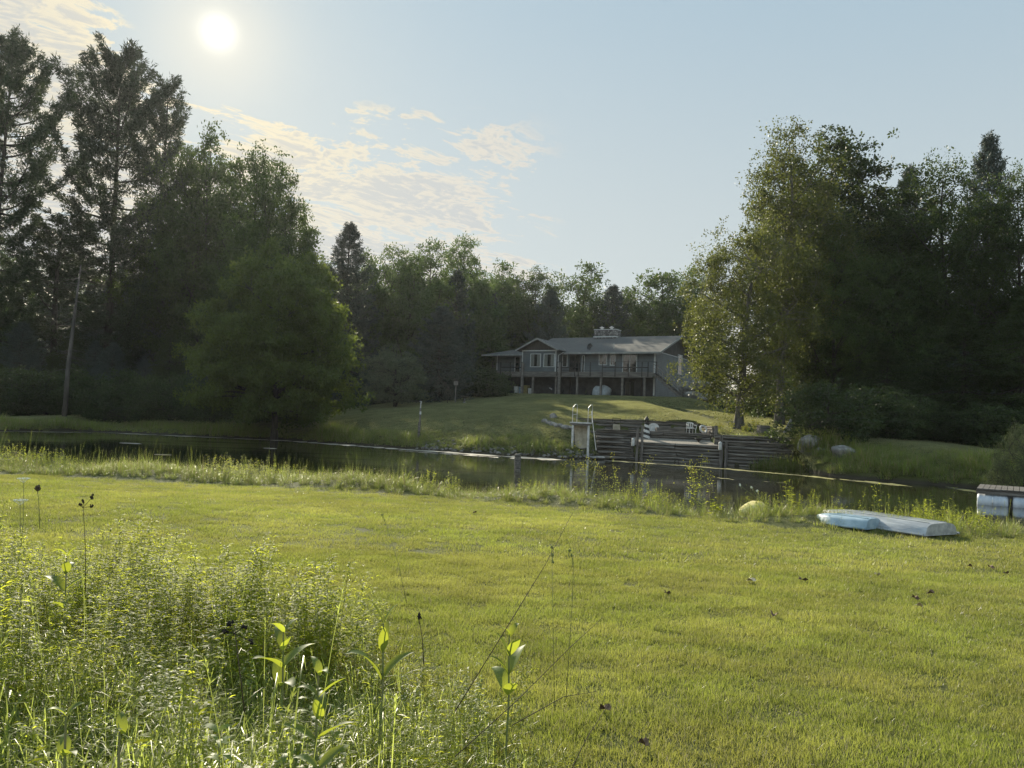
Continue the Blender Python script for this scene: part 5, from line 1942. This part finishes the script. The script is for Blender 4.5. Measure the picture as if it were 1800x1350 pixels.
# ------------------------------------------------------------------ posts and feeders
p = on_z(909, 829, 0.0)
tag(MB().tube([(0, 0, -.6), (0.01, 0, .3), (0, 0, .72), (0, 0, .76)], [.14, .14, .135, .08], 12).build('mooring_post', 'darktimber', loc=p), 'thick dark post standing in the water near the weedy bank', 'post')
p = foot(738, 51.4)
e = empty('lawn_post', p, 'tall thin dark post with a pale fitting on top near the far waterline', 'post')
hh = at_d(738, 706, 51.4).z - p.z
MB().tube([(-.02, 0, -.2), (0, 0, hh * .45)], .085, 8).build('lower_pole', 'darktimber', e)
MB().tube([(.02, 0, hh * .2), (.02, 0, hh * .83)], .06, 8).build('upper_pole', 'post', e)
MB().tube([(.02, 0, hh * .83), (.03, 0, hh * .95), (.06, 0, hh), (-.05, 0, hh + .02)], .035, 6).build('fitting', 'offwhite', e)
MB().box(-.02, .10, -.1, -.06, hh * .66, hh * .74).build('bracket', 'offwhite', e)
fp = foot(799, 76)
e = empty('bird_feeder', fp, 'tallest bird feeder on a wooden post left of the house', 'bird feeder')
hh = at_d(799, 668, 76).z - fp.z
MB().box(-.06, .06, -.06, .06, -.2, hh * .78).build('post', 'post', e)
q = MB().box(-.2, .2, -.2, .2, hh * .78, hh * .95)
q.build('box', 'deckpost', e)
MB().add([(-.28, -.26, hh * .95), (.28, -.26, hh * .95), (.28, .26, hh * .95), (-.28, .26, hh * .95), (0, -.26, hh * 1.06), (0, .26, hh * 1.06)],
         [(0, 1, 4), (2, 3, 5), (1, 2, 5, 4), (3, 0, 4, 5), (3, 2, 1, 0)]).build('roof', 'darkrail', e)
fp = foot(785.5, 75)
e = empty('bird_feeder', fp, 'low bird feeder on a thin post just left of the tallest one', 'bird feeder')
hh = at_d(785.5, 679, 75).z - fp.z
MB().tube([(0, 0, -.1), (0, 0, hh * .85)], .035, 6).build('post', 'darkrail', e)
MB().lathe([(.05, hh * .85), (.14, hh * .87), (.14, hh * .95), (.03, hh)], 10).build('tube', 'darkrail', e)
fp = foot(780, 79)
e = empty('bird_feeder', fp, 'small bird feeder farthest left on a thin dark pole', 'bird feeder')
hh = at_d(780, 671, 79).z - fp.z
MB().tube([(0, 0, -.1), (0, 0, hh * .8)], .03, 6).build('post', 'darkrail', e)
MB().box(-.14, .14, -.14, .14, hh * .8, hh).build('box', 'darkrail', e, bevel=.02)
fp = foot(815, 74)
e = empty('bird_bath', fp, 'stone bird bath on the slope right of the feeders', 'bird bath')
MB().lathe([(.2, -.05), (.18, .05), (.08, .12), (.08, .5), (.16, .56)], 12).build('pedestal', 'rock', e)
MB().lathe([(.12, .56), (.38, .66), (.42, .70), (.38, .70), (.1, .62)], 18).build('bowl', 'rock', e)

# ------------------------------------------------------------------ boats
def hull(L, Wd, Ht, bow=.35, stern=.82, n=14, flat=.2, rocker=.06):
    """Overturned hull along +x (bow at x = 0): keel up."""
    vs, fs = [], []
    k = 11
    for i in range(n + 1):
        t = i / n
        wdt = Wd * (min(1, (t / bow)) ** .6 * (1 if t < .6 else 1 - (1 - stern) * ((t - .6) / .4) ** 2)) + .03
        h = Ht * (1 - .35 * (1 - min(1, t / .3)) ** 2)
        lift = 0
        for j in range(k):
            a = -1 + 2 * j / (k - 1)
            prof = (1 - abs(a) ** (2.2 / (1 - flat))) if abs(a) < 1 else 0
            edge = wdt / 2 * (abs(a) ** .62) * (1 if a > 0 else -1)
            vs.append((L * t, edge, lift + h * max(prof, 0) ** .5))
    for i in range(n):
        for j in range(k - 1):
            a = i * k + j
            fs.append((a, a + 1, a + 1 + k, a + k))
    e0 = n * k
    fs.append(tuple(e0 + j for j in range(k)))
    fs.append(tuple(k - 1 - j for j in range(k)))
    return vs, fs


def boat(name, label, p0, p1, Wd, Ht, m, extra=None, cat='boat'):
    """p0: bow, p1: stern, on the ground."""
    L = (Vector((p1.x, p1.y, 0)) - Vector((p0.x, p0.y, 0))).length
    e = empty(name, p0, label, cat, rz=math.atan2(p1.y - p0.y, p1.x - p0.x))
    vs, fs = hull(L, Wd, Ht)
    h_ = MB().add(vs, fs).build('hull', m, e, smooth=True)
    md = h_.modifiers.new('smooth', 'EDGE_SPLIT')
    md.split_angle = R_(40)
    q = MB()
    for s_ in (-1, 1):
        pts = []
        for i in range(9):
            t = .06 + .94 * i / 8
            wdt = Wd * (min(1, t / .35) ** .6 * (1 if t < .6 else 1 - .1 * ((t - .6) / .4) ** 2)) + .03
            pts.append((L * t, s_ * (wdt / 2 + .01), .02))
        q.tube(pts, .022, 6)
    q.build('gunwale', m, e)
    q = MB()
    for yy in (-.22, 0, .22):
        q.box(L * .3, L * .97, yy * Wd - .012, yy * Wd + .012, Ht * .93, Ht * 1.03)
    q.build('keel_strips', m, e)
    return e


bw, bs = on_z(1447, 912, .52), on_z(1655, 942, .55)
b_al = boat('aluminium_boat', 'overturned dull aluminium rowing boat lying on the lawn edge', Vector((bw.x, bw.y, .56)), Vector((bs.x, bs.y, .58)), 1.02, .20, 'alu')
bw, bs = on_z(1436, 921, .52), on_z(1536, 932, .55)
b_bl = boat('blue_boat', 'overturned faded blue boat in front of the aluminium one', Vector((bw.x, bw.y, .57)), Vector((bs.x, bs.y, .57)), .60, .18, 'bluehull')
yk, yk2 = on_z(1300, 901, .45), on_z(1340, 900, .45)
e = empty('yellow_kayak', (yk.x, yk.y, .46), 'end of an overturned pale yellow plastic boat in the bank weeds', 'boat', rz=math.atan2(yk2.y - yk.y, yk2.x - yk.x) + .25)
vs, fs = hull(.66, .42, .19, bow=.9, stern=1.0, n=12)
vs = [(x_, y_, z_ * (.22 + .85 * (x_ / .66) ** .8)) for x_, y_, z_ in vs]
MB().add(vs, fs).build('hull', 'yellow', e, smooth=True)
MB().tube([(.55, -.05, .17), (.55, -.05, .19)], .014, 8).build('drain_plug', 'black', e)

# ------------------------------------------------------------------ floating dock
d0 = on_z(1716, 886, 0.0)
e = empty('floating_dock', (d0.x, d0.y, 0), 'grey plank dock floating on white barrels at the right edge', 'dock', rz=-.58)
q = MB()
for i in range(24):
    q.box(.02 + .17 * i, .02 + .17 * i + .155, -.15, 2.6, .50, .54)
q.build('deck_boards', 'timber', e)
q = MB()
for yy in (-.12, 1.2, 2.5):
    q.box(0, 4.1, yy, yy + .06, .36, .497)
q.build('frame', 'timber', e)
for yy in (.12, 2.3):
    for i in range(4):
        x_ = .02 + i * 1.0 + (.5 if yy > 1 else 0)
        b = MB()
        pr_ = [(.20, 0), (.27, .03), (.29, .10), (.285, .22), (.30, .24), (.285, .26), (.29, .44), (.285, .62), (.30, .64), (.285, .66), (.29, .78), (.27, .85), (.20, .88)]
        b.tube([(x_ + z_, yy, .10) for r_, z_ in pr_], [r_ for r_, z_ in pr_], 20)
        bo = b.build('float_barrel', 'barrel', e, smooth=True)
        q = MB()
        q.tube([(x_ + .43, yy, .10), (x_ + .46, yy, .10)], .312, 20)
        q.build('strap', 'metal', bo)

# ------------------------------------------------------------------ scum on the water
def ribbon(name, pxs, m, label, w0, w1, z=.006, seed=1):
    rs_ = random.Random(seed)
    pts = [on_z(px, py, z) for px, py in pxs]
    q = MB()
    xs = np.linspace(pts[0].x, pts[-1].x, 160)
    ys = np.interp(xs, [p_.x for p_ in pts], [p_.y for p_ in pts])
    vs, fs = [], []
    for i, (a, b) in enumerate(zip(xs, ys)):
        w = (w0 + (w1 - w0) * i / 159) * (.30 + 1.3 * abs(noise.noise(Vector((a * .7, seed, 0)))) + .5 * noise.noise(Vector((a * 2.3, seed, 4))) + .5 * noise.noise(Vector((a * 7, seed, 2))))
        if i in (0, 159):
            w = .02
        w = max(w, .02)
        o_ = .3 * noise.noise(Vector((a * .35, 3, seed))) + .12 * noise.noise(Vector((a * 1.3, 3, seed)))
        vs += [(a, b + o_ - w / 2, z), (a, b + o_ + w / 2, z)]
    for i in range(159):
        if noise.noise(Vector((xs[i] * .55, seed * 3.3, 8))) < (-.6 if m == 'scum' else -.18):
            continue
        fs.append((2 * i, 2 * i + 2, 2 * i + 3, 2 * i + 1))
    return tag(q.add(vs, fs).build(name, m), label, 'pond scum', kind='stuff')


ribbon('pond_scum', [(-300, 759), (0, 758), (200, 761), (500, 774.5), (733, 791.5), (900, 803), (990, 808.5)], 'scum', 'pale scum line floating along the far waterline', .9, 3.2, seed=1)
ribbon('pond_scum', [(700, 792), (820, 800), (905, 806)], 'scum', 'second shorter pale scum line just off the far bank', .5, 1.2, z=.01, seed=5)
ribbon('pond_algae', [(1075, 810), (1180, 817), (1300, 826), (1400, 835), (1530, 848), (1640, 857), (1720, 863)], 'algae', 'yellowish algae band along the foot of the log wall', 1.2, 3.6, seed=2)
ribbon('pond_algae', [(1262, 840), (1300, 843), (1340, 846), (1378, 849)], 'algae', 'yellow algae patch drifting in front of the log wall', 1.6, .6, z=.01, seed=3)
for i, (px, py, w) in enumerate([(230, 779, .5), (285, 799, .35), (475, 788, .3)]):
    p = on_z(px, py, .007)
    o = link('floating_debris', lump_mesh('floating_debris', (w * 2.4, w, .03), 'scum', 130 + i, .3, 2), loc=p)
    tag(o, ['pale floating scum patch far left on the dark water', 'pale floating scum patch near the bank grass on the left', 'pale floating scum patch below the round maple'][i], 'scum patch')
# ------------------------------------------------------------------ single plants on the bank and in the meadow
def stems_thing(name, label, cat, px, Y, top, seed, n, mname='weed', group=None, flower=None, ll=.07, lw=.016, per=30, spread=.2, branch=.1, z=None, fl=.03):
    b = foot(px, Y)
    h = at_d(px, top, Y).z - b.z
    o = link(name, leafy_stems(seed, n, h, mname, ll, lw, per, spread, .8, .45, .009, branch, flower, fl=fl), loc=b)
    return tag(o, label, cat, group)


stems_thing('flowering_weed', 'bushy weed with yellow flowers in front of the diving stand', 'weed', 1034, 17.2, 796, 401, 12, flower='yflower', spread=.32, branch=.2)
stems_thing('flowering_weed', 'thin weed with yellow tops left of the log wall reflection', 'weed', 1098, 16.8, 812, 402, 9, flower='yflower', spread=.28, branch=.14)
stems_thing('leafy_sapling', 'round-topped leafy sapling on a dark stem before the log wall', 'sapling', 1238, 16.2, 818, 403, 8, ll=.06, lw=.03, per=46, spread=.10, branch=.26, flower='yflower')
stems_thing('leafy_weed', 'broad-leaved weed close left of the yellow boat end', 'weed', 1262, 14.8, 880, 404, 5, ll=.16, lw=.05, per=14, spread=.10, branch=.02)
stems_thing('leafy_weed', 'tall thin weed standing right of the yellow boat end', 'weed', 1390, 14.6, 850, 405, 4, ll=.12, lw=.02, per=20, spread=.16, branch=.03)
stems_thing('leafy_weed', 'tall dark weed on the bank behind the blue boat', 'weed', 1490, 15.8, 858, 406, 7, ll=.09, lw=.02, per=24, spread=.3, branch=.1)
stems_thing('leafy_weed', 'tall weed on the bank behind the aluminium boat', 'weed', 1560, 15.6, 862, 407, 7, ll=.09, lw=.02, per=24, spread=.3, branch=.1)
stems_thing('leafy_weed', 'slender weed sticking up at the dock side of the boats', 'weed', 1657, 15.0, 850, 408, 3, ll=.12, lw=.02, per=18, spread=.14, branch=.03)
stems_thing('leafy_weed', 'dry thin weed rising over the water left of the mooring post', 'weed', 866, 18.5, 800, 409, 5, 'greyweed', ll=.04, lw=.01, per=20, spread=.16, branch=.05)
stems_thing('leafy_weed', 'curved stalk weed rising over the water at mid bank', 'weed', 722, 18.4, 792, 410, 2, ll=.08, lw=.02, per=12, spread=.05, branch=.02)
for i, px in enumerate((1268, 1283, 1308, 1318, 1330)):
    p = foot(px, 49.5)
    o = link('terrace_flower', leafy_stems(420 + i, 6, .5 + .1 * (i % 2), 'weed', .12, .03, 16, .2, .8, .4, .01, .05, 'yflower', fl=.06), loc=p)
    tag(o, 'low flowering plant at the foot of the birch, %s from the left' % names_[i], 'plant', 'plants at the foot of the birch')


def milkweed(px, py, Y, h, seed, label, pairs=5, ll=.17, lw=.055, rz=0.0, upl=.7):
    """Tip of the plant seen at the pixel; thick stem with opposite broad leaves."""
    t = at_d(px, py, Y)
    b = Vector((t.x, t.y, H(t.x, t.y)))
    h = max(.25, t.z - b.z)
    rs = np.random.RandomState(seed)
    e = empty('milkweed', b, label, 'milkweed', 'broad-leaved milkweeds in the meadow', rz)
    MB().tube([(0, 0, -.03), (.01, 0, h * .5), (0, .005, h * .95)], [.006, .005, .003], 6).build('stem', 'stem', e)
    for i in range(pairs):
        z = h * (.94 - .52 * i / pairs)
        for s_ in (0, 1):
            a = i * 1.45 + s_ * math.pi + rs.uniform(-.3, .3)
            up_ = (upl + .9 * (1 - i / pairs)) * rs.uniform(.75, 1.2)
            D = nrm(np.array([[math.cos(a), math.sin(a), up_]]))
            l = ll * (.62 + .45 * min(1, i / 2)) * rs.uniform(.85, 1.15)
            V_, Q_ = strips(rs, np.array([[0, 0, z]]), D, l, lw * l / ll * 1.1, rs.uniform(.3, 1.1), 8, prof=[.12, .62, .92, 1, .98, .86, .66, .38, .04], fold=.30, roll=.25)
            link('leaf', np_mesh('milkweed_leaf', V_, Q_, mats=[M['milk']], smooth=True), e)
    return e


milkweed(118, 965, 4.5, .7, 1, 'milkweed with upright top leaves at the left, above the dark hollow', 4, .15, .05, .4)
milkweed(500, 1098, 3.6, .6, 2, 'milkweed with broad leaves right of the black seed heads', 4, .15, .055, 1.0)
milkweed(675, 1082, 3.5, .6, 3, 'milkweed with one tall upright yellow-green leaf', 3, .19, .05, .3, 1.6)
milkweed(563, 1170, 3.0, .6, 4, 'milkweed with spreading bright leaves low in the centre of the weeds', 4, .14, .045, 2.0)
milkweed(897, 1103, 3.5, .6, 5, 'milkweed with one erect leaf at the edge of the mown lawn', 4, .15, .055, .9, 1.3)
milkweed(560, 1325, 2.15, .5, 6, 'milkweed cut by the bottom photo edge', 3, .13, .045, .2, .2)
milkweed(118, 1235, 2.4, .5, 7, 'milkweed with small rounded leaves low at the far left', 3, .10, .045, .8, .6)
milkweed(215, 1265, 2.3, .5, 8, 'milkweed with a single broad leaf low at the left', 2, .10, .05, 1.8, .6)


def stalk(name, label, cat, pts, r0, r1, heads=(), headr=.02, mstem='drystem', mhead='seed', group=None, nh=9):
    P = [at_d(*p) for p in pts]
    g = Vector((P[0].x, P[0].y, H(P[0].x, P[0].y) - .02))
    e = empty(name, g, label, cat, group)
    n = len(P)
    MB().tube([tuple(p - g) for p in P], [r0 + (r1 - r0) * i / (n - 1) for i in range(n)], 5).build('stem', mstem, e, smooth=True)
    rs = random.Random(len(label))
    q = MB()
    for hp in heads:
        c = at_d(*hp) - g
        near_ = min((p - g for p in P), key=lambda v_: (v_ - c).length)
        q.tube([tuple(near_ - Vector((0, 0, .03))), tuple(c)], .0015, 4)
        for k in range(nh):
            d = Vector((rs.gauss(0, 1), rs.gauss(0, 1), rs.gauss(0, 1))).normalized() * headr * rs.uniform(.3, 1)
            a = c + d
            s_ = headr * rs.uniform(.35, .6)
            ico = [Vector((1, 0, 0)), Vector((-1, 0, 0)), Vector((0, 1, 0)), Vector((0, -1, 0)), Vector((0, 0, 1.3)), Vector((0, 0, -1.3))]
            q.add([tuple(a + v_ * s_ * rs.uniform(.7, 1.2)) for v_ in ico], [(0, 2, 4), (2, 1, 4), (1, 3, 4), (3, 0, 4), (2, 0, 5), (1, 2, 5), (3, 1, 5), (0, 3, 5)])
    if heads:
        q.build('head', mhead, e)
    return e


SG = 'dark dry seed stalks in the meadow'
stalk('dry_seed_stalk', 'dry stalk with black seed heads above the upright milkweed at left', 'seed stalk', [(150, 1040, 5.2), (150, 960, 5.2), (146, 885, 5.2)], .003, .0015,
      [(141, 887, 5.2), (146, 881, 5.2), (163, 873, 5.2), (161, 890, 5.2)], .014, group=SG)
stalk('dry_seed_stalk', 'dark stalk with black withered heads left of the spreading milkweeds', 'seed stalk', [(432, 1270, 3.1), (420, 1170, 3.1), (412, 1100, 3.1)], .003, .0015,
      [(396, 1108, 3.1), (403, 1095, 3.1), (428, 1103, 3.1), (441, 1128, 3.1)], .013, group=SG)
stalk('dry_seed_stalk', 'short stalk with one black head behind the tall upright leaf', 'seed stalk', [(745, 1170, 3.8), (742, 1120, 3.8), (737, 1090, 3.8)], .003, .0015, [(737, 1085, 3.8)], .014, group=SG)
stalk('dry_twig', 'long thin dark stalk leaning right across the lawn in front of the bank', 'twig', [(800, 1250, 3.1), (905, 1080, 3.2), (960, 990, 3.3), (1006, 902, 3.4)], .0024, .0008)
stalk('dry_twig', 'bare dark twig slanting right from the lower edge of the weeds', 'twig', [(800, 1330, 2.6), (910, 1230, 2.7), (1000, 1140, 2.8), (1060, 1085, 2.9)], .002, .0008)
stalk('dry_twig', 'short bare twig low at the right end of the weeds', 'twig', [(900, 1275, 2.6), (990, 1225, 2.7), (1050, 1215, 2.8)], .0018, .0008)
stalk('dry_twig', 'thin bare twig rising from the bottom photo edge', 'twig', [(1005, 1352, 2.3), (1030, 1300, 2.35), (1068, 1240, 2.4)], .0017, .0007)
stalk('seeding_grass_stalk', 'upright grass stalk with a green seed head over the lawn', 'grass stalk', [(975, 1250, 3.3), (972, 1100, 3.3), (970, 960, 3.35)], 0.0016, .0008, [(970, 962, 3.35), (971, 975, 3.35), (972, 988, 3.35)], .006, 'stem', 'stem', nh=14)
stalk('seeding_grass_stalk', 'nodding grass stalk right of the upright one', 'grass stalk', [(995, 1230, 3.3), (1006, 1060, 3.3), (1008, 985, 3.3), (1000, 966, 3.3)], .0016, .0008, [(1001, 968, 3.3), (1005, 976, 3.3)], .006, 'stem', 'stem', nh=14)
stalk('seeding_grass_stalk', 'thin grass stalk leaning left in front of the sunlit lawn', 'grass stalk', [(715, 1060, 4.6), (700, 990, 4.6), (670, 895, 4.6)], .002, .0008, [(672, 905, 4.6), (676, 915, 4.6)], .006, 'stem', 'stem', nh=8)
for i, (px, py, Y, lab) in enumerate([(42, 842, 6.6, 'white umbel flower highest at the far left'), (36, 880, 6.2, 'white umbel flower below the brown bud at far left')]):
    t = at_d(px, py, Y)
    g = Vector((t.x, t.y, H(t.x, t.y)))
    e = empty('umbel_flower', g, lab, 'flower', 'white umbel flowers')
    h = t.z - g.z
    MB().tube([(0, 0, 0), (.02, 0, h * .6), (0, 0, h - .03)], [.003, .0025, .002], 5).build('stem', 'stem', e)
    q = MB()
    rs = random.Random(i)
    for k in range(60):
        a, r = rs.uniform(0, 6.283), .055 * math.sqrt(rs.uniform(0, 1))
        x_, y_ = r * math.cos(a), r * math.sin(a)
        z_ = h + .01 - r * .15
        if k % 3 == 0:
            q.tube([(0, 0, h - .035), (x_, y_, z_ - .003)], .0008, 3)
        q.add([(x_ - .006, y_, z_), (x_, y_ - .006, z_ + .002), (x_ + .006, y_, z_), (x_, y_ + .006, z_ - .001), (x_, y_, z_ + .006)], [(0, 1, 4), (1, 2, 4), (2, 3, 4), (3, 0, 4)])
    q.build('blossom', 'flower', e)
stalk('umbel_bud', 'closed brown umbel bud between the two white flowers', 'seed head', [(70, 930, 6.3), (68, 880, 6.3), (66, 862, 6.3)], .003, .002, [(66, 858, 6.3)], .022, 'stem', 'drystem', nh=26)
for i, (px, py, Y, lab) in enumerate([(1436, 800, 14.9, ''), (0, 0, 0, '')][:0]):
    pass
for px, py in ((1301, 853), (1321, 857), (1331, 863)):
    stalk('umbel_flower_stalk', 'umbel flower over the yellow boat end, %s of the three' % {1301: 'leftmost', 1321: 'middle', 1331: 'rightmost'}[px], 'flower', [(1336, 905, 14.6), (1336, 880, 14.6), (px + 2, py + 2, 14.6)], .006, .003, [(px, py, 14.6)], .022, 'stem', 'flower', group='umbel flowers over the yellow boat', nh=14)

# fallen leaves on the lawn
LEAFW = ['alone near the bank weeds', 'alone in the middle below the seeding grass', 'largest dark one near the middle', 'small, up right of the largest', 'left of three below the boats',
         'middle of three below the boats', 'right of three below the boats', 'right one of a pair at mid right', 'left one of a pair at mid right', 'left of the three pale ones',
         'middle and highest of the pale ones', 'right and lowest of the pale ones', 'beside the right end of the weeds', 'lowest of all near the bottom edge']
rs = random.Random(9)
for i, (px, py, pale) in enumerate([(835, 893, 0), (1172, 1036, 0), (1360, 1075, 0), (1410, 1016, 0), (1705, 987, 0), (1741, 989, 0), (1768, 1001, 0), (1636, 1041, 0), (1608, 1050, 0), (1320, 1017, 1), (1541, 1006, 1), (1616, 1064, 1), (1063, 1240, 0), (1130, 1302, 0)]):
    p = on_z(px, py, .66)
    p.z = H(p.x, p.y) + .038
    q = MB()
    s_ = rs.uniform(.032, .055)
    a = rs.uniform(0, 6.28)
    pts = []
    for k in range(10):
        b_ = k / 10 * 6.2832
        r = s_ * (1 + .28 * math.cos(3 * b_ + a)) * (1 if k % 2 else .82)
        pts.append((r * math.cos(b_), r * .75 * math.sin(b_), .018 * math.sin(2 * b_ + a) + .012))
    q.add([(0, 0, 0)] + pts + [(x_, y_, z_ - .002) for x_, y_, z_ in pts], [(0, 1 + k, 1 + (k + 1) % 10) for k in range(10)] + [(1 + k, 11 + k, 11 + (k + 1) % 10, 1 + (k + 1) % 10) for k in range(10)])
    o = q.build('fallen_leaf', 'paleleaf' if pale else 'deadleaf', loc=p)
    o.rotation_euler = (rs.uniform(-.3, .3), rs.uniform(-.3, .3), a)
    tag(o, ('pale' if pale else 'dark') + ' curled leaf lying on the mown lawn, ' + LEAFW[i], 'leaf', 'pale fallen leaves on the lawn' if pale else 'dark fallen leaves on the lawn')

# grass grown up round the boats
gp = []
for (a, b, hw_) in ((b_al, 3.4, .56), (b_bl, 2.7, .36)):
    for i in range(46):
        l_, s_ = rs.uniform(-.1, b * .95), rs.choice((-1, 1))
        q_ = Matrix.Rotation(a.rotation_euler.z, 3, 'Z') @ Vector((l_, s_ * (hw_ + rs.uniform(0, .12)), 0)) + a.location
        gp.append((q_.x, q_.y, H(q_.x, q_.y)))
scatter('boat_side_grass', tl, np.array(gp), [rs.uniform(0, 6) for _ in gp], [rs.uniform(.7, 1.9) for _ in gp], [rs.randint(0, 2) for _ in gp], 'unmown grass tufts round the overturned boats', 'grass')

# ------------------------------------------------------------------ morning haze
hm = bpy.data.materials.new('haze')
hm.use_nodes = True
ht = NT(hm.node_tree)
ht.n.remove(ht.n['Principled BSDF'])
pv_ = ht.n.new('ShaderNodeVolumePrincipled')
pv_.inputs['Color'].default_value = (.86, .90, .95, 1)
pv_.inputs['Density'].default_value = HAZE
pv_.inputs['Anisotropy'].default_value = 0.55
ht.l.new(pv_.outputs[0], ht.n['Material Output'].inputs['Volume'])
hz = MB().box(-950, 950, -100, 1450, -3.0, 60.0).build('haze', hm)
tag(hz, 'thin morning haze in the air over the pond', 'haze', kind='stuff')
